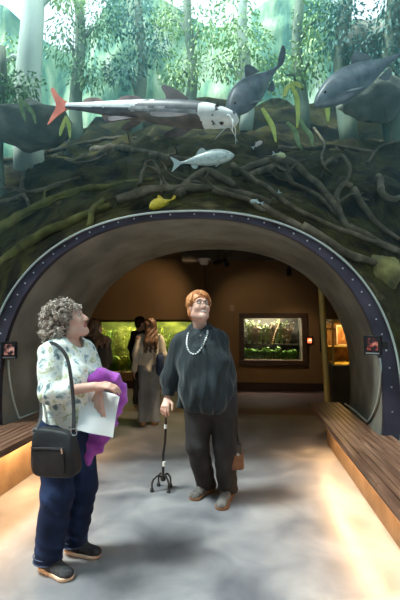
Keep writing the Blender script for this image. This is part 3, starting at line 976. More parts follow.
# ================================================================== flooded trees behind
M_trunkp = mat('pale_trunk', (0.55, 0.6, 0.52), rough=0.8, stops=[(0.3, (0.42, 0.50, 0.42)), (0.7, (0.66, 0.70, 0.60))], scale=3, stretch=(1, 1, .2), bump=.4, bscale=12)
M_trunkd = mat('grey_brown_trunk', (0.2, 0.18, 0.13), rough=0.85, stops=[(0.3, (0.10, 0.15, 0.11)), (0.7, (0.26, 0.31, 0.22))], scale=4, stretch=(1, 1, .2), bump=.5, bscale=12)
LEAF = [mat('leaf_bright', (0.35, 0.55, 0.16), rough=.55, stops=[(.3, (.22,.42,.13)), (.7, (.52,.68,.28))], scale=3),
        mat('leaf_mid', (0.18, 0.38, 0.16), rough=.55, stops=[(.3, (.10,.26,.12)), (.7, (.30,.48,.22))], scale=3),
        mat('leaf_teal', (0.12, 0.3, 0.24), rough=.55, stops=[(.3, (.05,.17,.15)), (.7, (.18,.36,.30))], scale=3)]
tr = random.Random(23)
def leaf(mb, p, d, L, wd):
    d = d.normalized()
    sd = d.cross(Vector((tr.uniform(-.4,.4), tr.uniform(-.4,.4), 1))).normalized()*wd
    dr = Vector((0, 0, -L*.18))
    a = p; b = p + d*L*.45 + dr*.25; c = p + d*L + dr
    mb.add([a, b + sd, c, b - sd, b + Vector((0,0,-wd*.35))], [(0, 1, 4), (1, 2, 4), (2, 3, 4), (3, 0, 4)])
def tree(label, x, y, z0, z1, r, m, blobs, lm, n, cat='tree', group='flooded trees behind the bank', lean=0.0, leafL=.09):
    t = empty('flooded_tree', (x, y, z0), label, cat, group)
    o = Vector((x, y, z0))
    pts = [o + Vector((lean*q + .06*math.sin(q*7 + x), .05*math.sin(q*5), (z1-z0)*q)) for q in [i/8 for i in range(9)]]
    mb = MB(); mb.tube(pts, [r*(1.25 - .5*q/8) for q in range(9)], 12); mb.build('trunk', m, t, off=o, sharp=180)
    mb = MB()
    for (bx, by, bz, br, bh) in blobs:
        c = Vector((bx, by, bz))
        for q in range(int(n*br*br*3)):
            v = Vector((tr.gauss(0,1), tr.gauss(0,1), tr.gauss(0,1))).normalized()*tr.random()**.4
            p = c + Vector((v.x*br, v.y*br*.7, v.z*bh))
            leaf(mb, p, v + Vector((tr.uniform(-.6,.6), tr.uniform(-.6,.6), tr.uniform(-1.8,.2))), leafL*tr.uniform(.6,1.3), leafL*.22)
    mb.build('foliage', LEAF[lm], t, off=o, smooth=False)
    # limbs reaching each blob
    for (bx, by, bz, br, bh) in blobs:
        top = min(pts, key=lambda p: abs(p.z - (bz - .4)))
        mb = MB(); mb.tube(catmull([top, (top + Vector((bx,by,bz)))/2 + Vector((0,0,.12)), Vector((bx,by,bz))], 4), [r*.45*(1-.08*i) for i in range(9)], 7)
        mb.build('branch', m, t, off=o, sharp=180)
def tp(px, py, Y): 
    p = pix(px, py, Y); return (p.x, p.y, p.z)
def B(px, py, Y, br, bh): return (*tp(px, py, Y), br, bh)
def T(label, px, Y, ztop, r, m, blobs, lm, n=620, **k):
    x = pix(px, 60, Y).x
    hb_ = ROCK_BVH.ray_cast(Vector((x, Y, 9.0)), Vector((0, 0, -1)))
    tree(label, x, Y, (hb_[0].z - .12) if hb_[0] is not None else max(3.0, 0.62*Y), ztop, r, m, [B(*b) for b in blobs], lm, n, **k)
T('thick pale tree trunk standing at the upper left', 30, 7.4, 8.6, .23, M_trunkp, [(6,60,7.6,.45,.5),(70,-10,7.6,.5,.4)], 0)
T('leafy tree left of the catfish tail with grey green crown', 78, 8.2, 8.5, .12, M_trunkd, [(66,40,8.1,.5,.6),(88,75,8.1,.45,.4),(100,25,8.3,.55,.5)], 1)
T('teal crowned tree behind the catfish back', 140, 8.5, 8.5, .11, M_trunkd, [(128,15,8.4,.65,.5),(150,45,8.4,.5,.45),(125,70,8.3,.5,.35)], 2)
T('light green drooping tree in the middle of the view', 190, 8.3, 8.5, .10, M_trunkd, [(182,70,8.2,.5,.45),(200,30,8.3,.4,.6),(170,20,8.4,.45,.4)], 0)
T('bright green tree over the raised tail of the dark fish', 245, 8.0, 8.5, .11, M_trunkp, [(232,20,8.0,.55,.6),(250,50,7.9,.5,.5),(226,62,8.0,.45,.4)], 0)
T('fresh green bush tree between the two dark fish', 300, 7.9, 8.4, .10, M_trunkd, [(310,60,7.8,.5,.6),(286,75,7.8,.4,.4),(318,20,7.9,.5,.5)], 0)
T('shaded teal tree above the right dark fish', 345, 7.6, 8.4, .14, M_trunkd, [(345,30,7.5,.55,.5),(336,5,7.5,.5,.4),(366,55,7.4,.4,.35)], 2)
T('dark leafy tree in the upper right corner', 394, 7.2, 8.2, .16, M_trunkd, [(398,20,7.1,.5,.5),(385,70,7.0,.45,.4),(402,-10,7.1,.5,.4)], 2)
T('low dark shrub at the left edge under the trunk', 2, 6.6, 6.2, .08, M_trunkd, [(0,95,6.6,.5,.35),(22,86,6.7,.4,.25)], 1)
# mossy boulders among the trees
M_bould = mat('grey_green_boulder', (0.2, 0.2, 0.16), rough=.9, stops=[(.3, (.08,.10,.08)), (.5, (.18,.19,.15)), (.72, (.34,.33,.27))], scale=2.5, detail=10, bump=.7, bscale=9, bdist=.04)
def boulder(label, px, py, Y, sx, sz, m=None):
    c = pix(px, py, Y)
    mb = MB(); mb.ball((0,0,0), 1.0, 28)
    vs = []
    for v in mb.v:
        v = Vector(v); k = 1 + .28*noise.fractal(v*1.4 + c, .9, 2, 4)
        vs.append((v.x*sx*k, v.y*sx*.8*k, v.z*sz*k))
    mb.v = vs
    o = mb.build('boulder', m or M_bould, None, sharp=180); o.location = c
    tag(o, label, 'boulder', 'boulders on the bank')
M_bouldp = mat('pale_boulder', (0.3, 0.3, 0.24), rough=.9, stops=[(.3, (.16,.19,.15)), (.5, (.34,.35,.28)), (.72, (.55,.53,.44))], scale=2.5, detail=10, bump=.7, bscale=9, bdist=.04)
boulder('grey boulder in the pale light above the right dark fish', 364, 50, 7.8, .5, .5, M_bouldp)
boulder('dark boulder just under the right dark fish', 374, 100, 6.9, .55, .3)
boulder('flat dark boulder at the upper left behind the roots', 32, 126, 6.6, .7, .3)
boulder('yellowish mossy stone at the right rim of the arch', 377, 275, 4.42, .24, .20, mat('yellow_moss_stone', (.2,.17,.05), rough=.9, stops=[(.3,(.06,.05,.02)),(.55,(.2,.17,.05)),(.75,(.36,.3,.1))], scale=5, detail=9, bump=.7, bscale=12, bdist=.03))
# ================================================================== gallery tanks
M_glass = clear_mat('tank_glass', (0.97, 0.99, 0.97), refl=0.8, rough=0.0)
M_frame = mat('dark_timber_frame', (0.045, 0.025, 0.016), rough=0.45, stops=[(0.3, (0.035, 0.018, 0.012)), (0.7, (0.065, 0.036, 0.022))], scale=5, stretch=(1, 1, 6))
M_tankback = mat('tank_back', (0.05, 0.06, 0.02), rough=0.8, stops=[(0.3, (0.05, 0.06, 0.01)), (0.5, (0.14, 0.16, 0.025)), (0.7, (0.36, 0.36, 0.07))], scale=3, detail=8, stretch=(1,1,2))
def area(name, loc, sx, sy, energy, col, rot=(0, 0, 0), parent=None, off=None):
    ld = bpy.data.lights.new(name, 'AREA'); ld.shape = 'RECTANGLE'; ld.size = sx; ld.size_y = sy; ld.energy = energy; ld.color = col
    o = bpy.data.objects.new(name, ld); COL.objects.link(o)
    o.rotation_euler = rot
    o.location = Vector(loc) - (Vector(off) if off is not None else Vector())
    if parent: o.parent = parent
    return o
def tank_shell(t, op, depth, mback, o):
    x0, x1, z0, z1 = op; y0 = BACK_Y + .15; y1 = y0 + depth
    mb = MB()
    mb.box((x0-.03, y1, z0-.03), (x1+.03, y1+.03, z1+.25)); mb.box((x0-.03, y0, z0-.03), (x0, y1, z1+.25)); mb.box((x1, y0, z0-.03), (x1+.03, y1, z1+.25))
    mb.box((x0-.03, y0, z0-.06), (x1+.03, y1, z0-.03)); mb.box((x0-.03, y0, z1+.25), (x1+.03, y1, z1+.28))
    mb.box((x0-.03, y0, z1), (x1+.03, y0+.02, z1+.25))
    mb.build('tank_shell', mback, t, smooth=False, off=o)
    mb = MB(); mb.box((x0, BACK_Y+.06, z0), (x1, BACK_Y+.075, z1)); mb.build('glass', M_glass, t, smooth=False, off=o)
# left aquarium
o1 = Vector(((OP1[0]+OP1[1])/2, BACK_Y+.4, OP1[2]-.06))
t = empty('aquarium', o1, 'wide aquarium window glowing yellow green in the gallery wall at left', 'aquarium')
tank_shell(t, OP1, .7, M_tankback, o1)
LEFT_TANK_W, RIGHT_TANK_W = 22.0, 18.0
area('aquarium_light', (o1.x, BACK_Y+.42, OP1[3]+.2), 2.5, .3, LEFT_TANK_W, (1.0, 0.98, 0.55), parent=t, off=o1)
gr = random.Random(5)
M_weed = [mat('yellow_green_weed', (0.42, 0.46, 0.05), rough=.6, stops=[(.3,(.28,.33,.03)),(.7,(.6,.6,.09))], scale=9),
          mat('fresh_green_weed', (0.22, 0.40, 0.06), rough=.6, stops=[(.3,(.13,.27,.03)),(.7,(.34,.5,.1))], scale=9),
          mat('olive_weed', (0.26, 0.26, 0.05), rough=.6, stops=[(.3,(.16,.16,.02)),(.7,(.4,.38,.09))], scale=9)]
def weed(label, x, y, z, hgt, spread, m, n, kind, group, llen=.07):
    t = empty('aquatic_plant', (x, y, z), label, 'water plant', group)
    stems = MB(); lv = MB()
    for q in range(n):
        top = Vector((gr.uniform(-1,1)*spread, gr.uniform(-.6,.6)*spread, hgt*gr.uniform(.65,1)))
        b = Vector((gr.uniform(-.3,.3)*spread, gr.uniform(-.2,.2)*spread, 0))
        c = catmull([b, b*.6 + top*.4 + Vector((gr.uniform(-.03,.03), 0, .02)), top], 5)
        stems.tube(c, [.005]*len(c), 5)
        for i in range(2, len(c)):
            for z_ in range(4 if kind == 'bush' else 2):
                a = gr.uniform(0, 6.283)
                d = Vector((math.cos(a), math.sin(a)*.7, gr.uniform(-.1,.8))).normalized()
                L = llen*gr.uniform(.7,1.3); wd = L*(.3 if kind == 'bush' else .12)
                sd = d.cross(Vector((0,0,1))).normalized()*wd
                p = c[i]
                lv.add([p, p+d*L*.5+sd, p+d*L, p+d*L*.5-sd], [(0,1,2,3)])
    stems.build('stem', m, t); lv.build('foliage', m, t, smooth=False)
zz = OP1[2]-.03
xs = [-3.45, -3.22, -3.0, -2.78, -2.55, -2.3, -2.05, -1.82, -1.6, -1.36, -1.12]
for i, x in enumerate(xs):
    weed('tall feathery water plant in the left glowing aquarium', x, BACK_Y+.42+gr.uniform(-.08,.2), zz, gr.uniform(.8,1.1), .13, M_weed[i % 3], 12, 'feather', 'tall plants in the left aquarium', .11)
for i in range(12):
    weed('low leafy plant along the front of the left glowing aquarium', -3.5 + .22*i, BACK_Y+.24, zz, gr.uniform(.22,.36), .11, M_weed[1 if i % 3 else 0], 9, 'bush', 'low plants in the left aquarium', .075)
# right terrarium, half land and half water
o2 = Vector(((OP2[0]+OP2[1])/2, BACK_Y+.4, OP2[2]-.06))
t = empty('terrarium', o2, 'framed terrarium with lit plants above a strip of water in the gallery wall', 'terrarium')
tank_shell(t, OP2, .6, mat('terrarium_back', (.2,.17,.12), rough=.8, stops=[(.3,(.05,.042,.025)),(.7,(.15,.125,.085))], scale=5, detail=8), o2)
mb = MB(); x0, x1, z0, z1 = OP2; fr = .11; yf = BACK_Y-.06
mb.box((x0-fr, yf, z1), (x1+fr, BACK_Y+.0, z1+fr)); mb.box((x0-fr, yf, z0-fr), (x1+fr, BACK_Y, z0)); mb.box((x0-fr, yf, z0), (x0, BACK_Y, z1)); mb.box((x1, yf, z0), (x1+fr, BACK_Y, z1))
mb.build('frame', M_frame, t, smooth=False, off=o2, bevel=.006)
area('terrarium_light', (o2.x-.12, BACK_Y+.33, OP2[3]+.2), .8, .25, RIGHT_TANK_W, (1.0, 0.96, 0.86), parent=t, off=o2)
zm = OP2[2] + .36
mb = MB(); mb.box((x0, BACK_Y+.09, OP2[2]-.03), (x1, BACK_Y+.10, zm-.03)); mb.build('water_glass', M_glass, t, smooth=False, off=o2)
mb = MB(); mb.box((x0, BACK_Y+.44, zm-.05), (x1-.02, BACK_Y+.70, zm-.02)); mb.build('planting_shelf', mat('peat', (.05,.04,.025), rough=.9), t, smooth=False, off=o2)
M_tl = [mat('pale_green_leaf', (.45,.5,.22), rough=.5, stops=[(.3,(.3,.38,.13)),(.7,(.6,.62,.34))], scale=9), mat('pinkish_leaf', (.5,.36,.28), rough=.5, stops=[(.3,(.38,.3,.16)),(.7,(.6,.45,.36))], scale=9), mat('deep_leaf', (.1,.22,.05), rough=.5, stops=[(.3,(.12,.25,.03)),(.7,(.30,.46,.09))], scale=9)]
for i in range(8):
    weed('branching pale leaved plant on the upper half of the terrarium', .10 + .125*i, BACK_Y+.50+gr.uniform(-.05,.1), zm-.02, gr.uniform(.38,.56), .12, M_tl[(0,1,0,0,1,0,0,1)[i]], 13, 'bush', 'plants on the terrarium shelf', .07)
for i in range(9):
    weed('dark green water plant in the lower half of the terrarium', .06 + .13*i, BACK_Y+.30, OP2[2]-.03, gr.uniform(.2,.3), .09, M_tl[2], 9, 'bush', 'plants in the terrarium water', .06)
mb = MB(); mb.tube(catmull([(.62,BACK_Y+.38,zm-.02),(.68,BACK_Y+.36,zm+.2),(.77,BACK_Y+.4,zm+.42),(.80,BACK_Y+.42,zm+.55)], 6), .014, 8)
tag(mb.build('branch', mat('orange_twig', (.45,.25,.13), rough=.7)), 'bare orange brown branch leaning inside the terrarium', 'branch')
# red lit little sign right of the terrarium
p = pix(308.5, 340.5, BACK_Y-.02)
t = empty('lit_sign', p, 'small black box with glowing red display right of the terrarium', 'sign')
mb = MB(); mb.cbox((0,0,0), (.20,.04,.18)); mb.build('housing', mat('black_plastic', (.012,.012,.012), rough=.4), t, smooth=False, bevel=.006)
mb = MB(); mb.cbox((-.005,-.022,0), (.135,.006,.105)); mb.build('display', emit('red_display', (1,.12,.04), 1.6, stops=[(.40,(1.0,.10,.03)),(.56,(1.0,.16,.06)),(.64,(1.0,.55,.35))], scale=22), t, smooth=False)
# wall plate
p = pix(232, 308, BACK_Y-.01)
t = tag(empty('wall_switch', p), 'small beige plate on the gallery wall left of the terrarium', 'wall plate')
mb = MB(); mb.cbox((0,0,0), (.09,.018,.13)); mb.build('plate', mat('beige_plastic', (.3,.24,.16), rough=.5), t, smooth=False, bevel=.004)
mb = MB(); mb.cbox((0,-.012,0), (.03,.012,.05)); mb.build('rocker', mat('tan_plastic', (.22,.17,.11), rough=.5), t, smooth=False, bevel=.003)

# leaning brassy post and its rail added in place of a light-struck wall edge
M_brass_edge = mat('brass_lit_edge', (.42,.30,.10), rough=.35, metal=.1, stops=[(.3,(.50,.36,.09)),(.7,(.66,.50,.16))], scale=4)
a = pixz(328.5, 408, 0); a = pix(329, 412, 5.95); a.z = 0.0
b = pix(320.5, 278, 5.95)
t = empty('edge_post', a, 'tall brass coloured post standing in for a light-struck wall edge beside the lit display case', 'edge_post')
mb = MB(); mb.tube([Vector((0,0,0)), b - a + (b-a).normalized()*.25], .042, 14); mb.build('shaft', M_brass_edge, t)
mb = MB(); mb.lathe([(.07,0),(.07,.012),(.045,.02)], 16); mb.build('foot', M_brass_edge, t)
j = (b - a)*((pix(324,329,5.95).z)/b.z)
mb = MB(); mb.tube([j, pix(334,329,6.3) - a], .012, 8); mb.build('rail', M_brass_edge, t)

# display case beyond the right end of the tunnel
M_cab = mat('grey_cabinet', (.075,.08,.075), rough=.5, stops=[(.3,(.06,.064,.06)),(.7,(.095,.10,.095))], scale=3)
c = pix(333, 380, 7.0); x0 = c.x; y0 = 7.0
zb = pix(333, 365.5, 7.0).z; zt = pix(333, 321, 7.0).z
o = Vector((x0+.35, y0+.3, 0))
t = empty('display_case', o, 'amber lit glass display case on a grey base at the right of the gallery', 'display case')
mb = MB(); mb.box((x0-.0, y0, 0), (x0+.7, y0+.6, zb)); mb.build('cabinet', M_cab, t, smooth=False, off=o, bevel=.008)
mb = MB()
for (xx, yy) in ((x0, y0), (x0+.675, y0), (x0, y0+.575), (x0+.675, y0+.575)):
    mb.box((xx, yy, zb), (xx+.025, yy+.025, zt))
mb.box((x0, y0, zt), (x0+.7, y0+.6, zt+.03)); mb.box((x0+.0, y0+.3, zb+.28), (x0+.7, y0+.6, zb+.295))
mb.build('frame', M_brass_edge, t, smooth=False, off=o)
mb = MB(); mb.box((x0+.026, y0+.004, zb), (x0+.674, y0+.010, zt)); mb.box((x0+.004, y0+.03, zb), (x0+.010, y0+.57, zt)); mb.build('glass', M_glass, t, smooth=False, off=o)
mb = MB(); mb.box((x0+.03, y0+.57, zb), (x0+.67, y0+.575, zt)); mb.build('back_panel', mat('amber_panel', (.4,.2,.06), rough=.7, stops=[(.3,(.16,.08,.03)),(.5,(.34,.17,.05)),(.72,(.6,.36,.14))], scale=9, detail=6), t, smooth=False, off=o)
area('case_light', (x0+.35, y0+.25, zt-.02), .5, .3, 5.0, (1.0,.62,.22), parent=t, off=o)
mb = MB()
vs = []; fs = []
for i in range(25):
    for q in range(13):
        vs.append((x0+.03+.64*i/24, y0+.02+.54*q/12, zb+.012+.05*abs(noise.noise(Vector((i*.6,q*.6,1))))))
for i in range(24):
    for q in range(12):
        fs.append((i*13+q, (i+1)*13+q, (i+1)*13+q+1, i*13+q+1))
mb.add(vs, fs); 
tag(mb.build('gravel', mat('golden_gravel', (.75,.5,.06), rough=.6, stops=[(.3,(.45,.26,.02)),(.7,(.95,.7,.12))], scale=30), sharp=180), 'bed of golden gravel on the floor of the amber display case', 'gravel', kind='stuff')
ob = Vector((x0+.36, y0+.46, zb+.30))
mb = MB()
mb.box(ob + Vector((-.2,-.012,.0)), ob + Vector((.2,.012,.36)))
t2 = empty('framed_picture', ob, 'dark picture in a pale frame standing inside the display case', 'picture')
mb = MB(); mb.box((-.18,-.006,.015), (.18,.006,.335)); mb.build('picture', mat('brown_print', (.25,.1,.04), rough=.5, stops=[(.35,(.12,.05,.02)),(.55,(.36,.15,.05)),(.68,(.6,.42,.26))], scale=11), t2, smooth=False)
mb = MB()
mb.box((-.20,-.012,0), (.20,.012,.02)); mb.box((-.20,-.012,.33), (.20,.012,.35)); mb.box((-.20,-.012,.02), (-.18,.012,.33)); mb.box((.18,-.012,.02), (.20,.012,.33))
mb.build('frame', mat('pale_frame', (.5,.46,.4), rough=.4), t2, smooth=False, bevel=.003)
# dark door-like panel behind the post
mb = MB(); c0 = pix(320, 352, BACK_Y-.02); c1 = pix(334, 322, BACK_Y-.02)
mb.box((c0.x, BACK_Y-.05, c0.z), (c1.x, BACK_Y-.001, c1.z)); tag(mb.build('wall_panel', mat('black_panel', (.012,.011,.01), rough=.5), smooth=False, bevel=.004), 'black panel on the back wall behind the brass post', 'panel')

# ---- ceiling fittings
M_black = mat('black_metal', (.012,.012,.013), rough=.45, metal=.3)
M_bulb = emit('bulb_glow', (1.0,.78,.5), 6)
def spot(label, px, py, Y, aims):
    p = pix(px, py, Y)
    t = empty('track_spotlight', (p.x, p.y, CEIL), label, 'spotlight', 'black spotlights on the gallery ceiling')
    dz = min(p.z, 2.72) - CEIL
    mb = MB(); mb.cbox((0,0,-.02), (.30,.05,.04)); mb.build('mount', M_black, t, smooth=False, bevel=.004)
    for i, (dx, aim, en) in enumerate(aims):
        a = Vector((dx, 0, -.02)); b = Vector((dx, 0, dz+.05))
        mb = MB(); mb.tube([a, b], .010, 8); arm = mb.build('arm', M_black, t)
        d = Vector(aim).normalized()
        q = d.to_track_quat('Z', 'Y').to_matrix().to_4x4()
        M = Matrix.Translation(b) @ q
        mb = MB(); mb.lathe([(.02,-.08),(.045,-.07),(.05,.06),(.056,.07),(.048,.068)], 14, M); hd = mb.build('lamp_head', M_black, t)
        mb = MB(); mb.lathe([(.040,.060),(.036,.0695),(.002,.0715)], 12, M); mb.build('bulb', M_bulb, hd)
        ld = bpy.data.lights.new('spot_bulb', 'SPOT'); ld.energy = en; ld.color = (1.0,.72,.42); ld.spot_size = R(75); ld.spot_blend = .8; ld.shadow_soft_size = .05
        lo = bpy.data.objects.new('spot_bulb', ld); COL.objects.link(lo); lo.parent = t
        lo.location = b + d*.09
        lo.rotation_euler = d.to_track_quat('-Z', 'Y').to_euler()
spot('black twin spotlight above the red haired woman', 222, 265, 7.6, [(-.07, (-.85,.55,-.32), 45), (.07, (.25,.75,-.45), 16)])
spot('added unseen black spotlight above the end of the tunnel, lighting the gallery visitors', 205, 190, 5.85, [(0, (-.42,.12,-1.0), 110)])  # out of view, added to brighten the visitors beyond the collar
spot('black spotlight at the right of the gallery ceiling', 289, 274, 8.2, [(0, (.1,.5,-.8), 14)])
p = pix(204, 262, 7.3)
t = empty('lamp_fitting', (p.x, p.y, CEIL), 'white capped fitting hanging from the gallery ceiling left of the spotlights', 'ceiling fitting')  # hanging lamp fitting, modelled unlit
mb = MB(); mb.tube([(0,0,0), (0,0,p.z-CEIL+.05)], .025, 10); mb.build('stem', M_ceil, t)
mb = MB(); mb.lathe([(.055,-.05),(.075,-.03),(.08,.03),(.12,.035),(.12,.055),(.03,.06)], 18, Matrix.Translation((0,0,p.z-CEIL))); mb.build('cap', mat('off_white_plastic', (.7,.68,.62), rough=.5), t)
p = pix(116, 268, 6.6)
t = empty('ceiling_projector', (p.x, p.y, CEIL), 'small dark fitting on the ceiling at the left of the arch', 'ceiling fitting')
mb = MB(); mb.tube([(0,0,0), (0,0,p.z-CEIL)], .012, 8); mb.build('arm', M_black, t)
mb = MB(); mb.lathe([(.02,-.07),(.05,-.06),(.05,.08),(.04,.085)], 12, Matrix.Translation((0,0,p.z-CEIL)) @ Matrix.Rotation(R(60),4,'Y')); mb.build('head', M_black, t)
p = pix(248, 263, 8.6)
mb = MB(); mb.cbox((p.x, p.y, CEIL-.05), (.22,.22,.10)); tag(mb.build('ceiling_speaker', M_black, smooth=False, bevel=.01), 'square dark box on the gallery ceiling between the spotlights', 'ceiling speaker')

# ================================================================== screens on the concrete and their cables
M_cable = mat('white_cable_cover', (.62,.66,.60), rough=.5)
def ring_x(z, right=True, y=0, inset=0.0):
    c = math.sqrt(max(0, 1 - ((z - ZC)/B_IN)**2)) * (A_IN - inset)
    return AX + (c if right else -c)
def ring_hit(px, py):
    # where the camera ray meets the inner face of the collar
    d = ray(px, py); lo = None
    for i in range(400):
        Y = 3.6 + 2.0*i/399
        q = CAM_O + d*(Y/d.y)
        if abs((q.x-ax_at(Y))/A_IN)**SE + abs((q.z-ZC)/B_IN)**SE > 1: return q
    return CAM_O + d*(5.5/d.y)
def screen(label, px, py, right, turn, stops):
    p = ring_hit(px, py)
    s = 1 if right else -1
    rot = Matrix.Rotation(turn, 3, 'Z')
    n = rot @ Vector((0, -1, 0))
    c = p + Vector((-s*.055, 0, 0)) + n*.02
    t = empty('info_screen', c, label, 'screen', 'small info screens on the concrete', rot=rot.to_euler())
    mb = MB(); mb.cbox((0,0,0), (.150,.035,.165)); mb.build('housing', mat('matt_black_plastic', (.010,.010,.011), rough=.6, spec=.2), t, smooth=False, bevel=.006)
    mb = MB(); mb.cbox((0,-.019,.006), (.090,.004,.105)); mb.build('display', emit('screen_picture', (.5,.3,.2), .3, stops=stops, scale=30), t, smooth=False)
    mb = MB(); mb.box((s*.02-.025,.0,-.03), (s*.10+.025,.03,.03)); mb.build('bracket', M_black, t, smooth=False)
    mb = MB(); mb.cbox((0,-.0185,-.070), (.11,.003,.012)); mb.build('caption_bar', mat('caption_grey', (.2,.2,.2), rough=.4), t, smooth=False)
    return c
screen('small black info screen on the concrete at the left of the arch', 4, 350, False, R(28), [(.42,(.02,.02,.03)),(.5,(.5,.2,.15)),(.6,(.95,.6,.5))])
screen('small black info screen on the concrete at the right of the arch', 380, 345, True, R(-30), [(.45,(.02,.02,.03)),(.54,(.5,.08,.05)),(.63,(.9,.4,.3))])
def cable(label, pts):
    C = catmull([Vector(p) for p in pts], 5)
    mb = MB(); mb.tube(C, .011, 8); tag(mb.build('cable_cover', M_cable, sharp=180), label, 'cable cover', 'white cable covers on the concrete')
def cp(px, py):
    q = ring_hit(px, py); v = Vector((AX, q.y, ZC)) - q; return q + v.normalized()*.012
cable('white cable cover running from the right screen down to the bench and along it', [cp(381,358), cp(382,370), cp(381,390), cp(377,408), cp(370,421), cp(366,420), cp(356,411), cp(346,404)])
cable('white cable cover curving from the left screen down to the bench', [cp(7,360), cp(8,375), cp(11,395), cp(17,416), cp(20,418), cp(28,415), cp(37,412)])
# ================================================================== people
pr = random.Random(3)
M_skin = mat('fair_skin', (0.62, 0.36, 0.27), rough=.5, stops=[(.3,(.56,.31,.235)),(.7,(.68,.41,.32))], scale=12, sub=.15)
M_lips = mat('lips', (.42,.14,.12), rough=.4)
M_brow = mat('brow_hair', (.16,.10,.07), rough=.8)
M_eyew = mat('eye_white', (.5,.48,.46), rough=.3)
M_iris = mat('eye_iris', (.06,.08,.09), rough=.15)
M_teeth = mat('teeth', (.8,.78,.72), rough=.3)

class Fig:
    def __init__(s, name_label, root, yaw, cat='person'):
        s.o = Vector(root)
        s.f = Vector((math.cos(yaw), math.sin(yaw), 0)); s.l = Vector((-math.sin(yaw), math.cos(yaw), 0))
        s.e = empty('person', root, name_label, cat)
    def J(s, a, b, z): return s.o + s.f*a + s.l*b + Vector((0, 0, z))

def orient(yaw, pitch, roll=0.0):
    # columns: forward, left, up
    return Matrix.Rotation(yaw, 3, 'Z') @ Matrix.Rotation(-pitch, 3, 'Y') @ Matrix.Rotation(roll, 3, 'X')

def head(F, c, M, s=1.0, neck=None, smile=False, chubby=1.0):
    P = lambda x, y, z: c + M @ Vector((x*s, y*s, z*s))
    r = lambda *a: tuple(v*s for v in a)
    F.ell(P(-.018,0,.035), r(.098,.077,.086), M, 0)
    F.ell(P(.022,0,-.03), r(.072,.064*chubby,.088), M, .03*s)
    for y in (-1, 1):
        F.cone(P(.0,y*.048*chubby,-.072), P(.07,y*.010,-.103), .030*s, .022*s, .03*s)
        F.ell(P(.066,y*.038,-.030), r(.026,.026*chubby,.026), M, .025*s)
    F.ell(P(.082,0,-.103), r(.018,.022,.018), M, .02*s)
    F.cone(P(.084,-.036,.030), P(.084,.036,.030), .012*s, .012*s, .02*s)
    for y in (-1, 1):
        F.ell(P(.100,y*.031,.008), r(.016,.016,.011), M, .012*s, True)
    F.cone(P(.088,0,.018), P(.114,0,-.030), .009*s, .0135*s, .010*s)
    for y in (-1, 1):
        F.ell(P(.100,y*.013,-.036), r(.013,.009,.009), M, .006*s)
        F.ell(P(-.008,y*.077,-.008), r(.021,.009,.033), M, .006*s)
    F.cone(P(.090,-.020,-.061 + (.010 if smile else 0)), P(.097,0,-.0605), .006*s, .0075*s, .006*s)
    F.cone(P(.090,.020,-.061 + (.010 if smile else 0)), P(.097,0,-.0605), .006*s, .0075*s, .006*s)
    F.cone(P(.087,-.016,-.073 + (.004 if smile else 0)), P(.093,0,-.0755 - (.006 if smile else 0)), .006*s, .0085*s, .006*s)
    F.cone(P(.087,.016,-.073 + (.004 if smile else 0)), P(.093,0,-.0755 - (.006 if smile else 0)), .006*s, .0085*s, .006*s)
    if smile:
        F.cone(P(.100,-.021,-.063), P(.100,.021,-.063), .0075*s, .0075*s, .004*s, None, True)
    if neck is not None:
        F.cone(P(-.03,0,-.05), neck, .054*s, .062*s, .03)

def head_pick(c, M, s):
    Mi = np.array(M.transposed()); c = np.array(c)
    def f(cen):
        q = (cen - c) @ Mi.T / s
        out = np.zeros(len(cen), dtype=np.int32)
        lip = (q[:,0] > .084) & (np.abs(q[:,1]) < .023) & (q[:,2] > -.083) & (q[:,2] < -.054)
        out[lip] = 1
        bz = q[:,2] - (.036 - .12*np.abs(np.abs(q[:,1]) - .030))
        brow = (q[:,0] > .070) & (np.abs(q[:,1]) > .012) & (np.abs(q[:,1]) < .052) & (np.abs(bz) < .0045)
        out[brow] = 2
        return out
    return f

def eyes(fig, c, M, s, smile=False):
    P = lambda x, y, z: c + M @ Vector((x*s, y*s, z*s)) - fig.o
    for y in (-1, 1):
        mb = MB(); mb.ball(P(.0850,y*.031,.008), .0105*s, 12)
        e = mb.build('eye', M_eyew, fig.e, sharp=180)
        mb = MB(); mb.ball(P(.0912,y*.031,.009), (.0058*s,)*3, 10); mb.build('iris', M_iris, e, sharp=180)
    if smile:
        mb = MB(); mb.tube([P(.086,-.021,-.061), P(.0945,-.011,-.0635), P(.0975,0,-.0645), P(.0945,.011,-.0635), P(.086,.021,-.061)], [.0045*s,.0065*s,.007*s,.0065*s,.0045*s], 8)
        mb.build('teeth', M_teeth, fig.e)

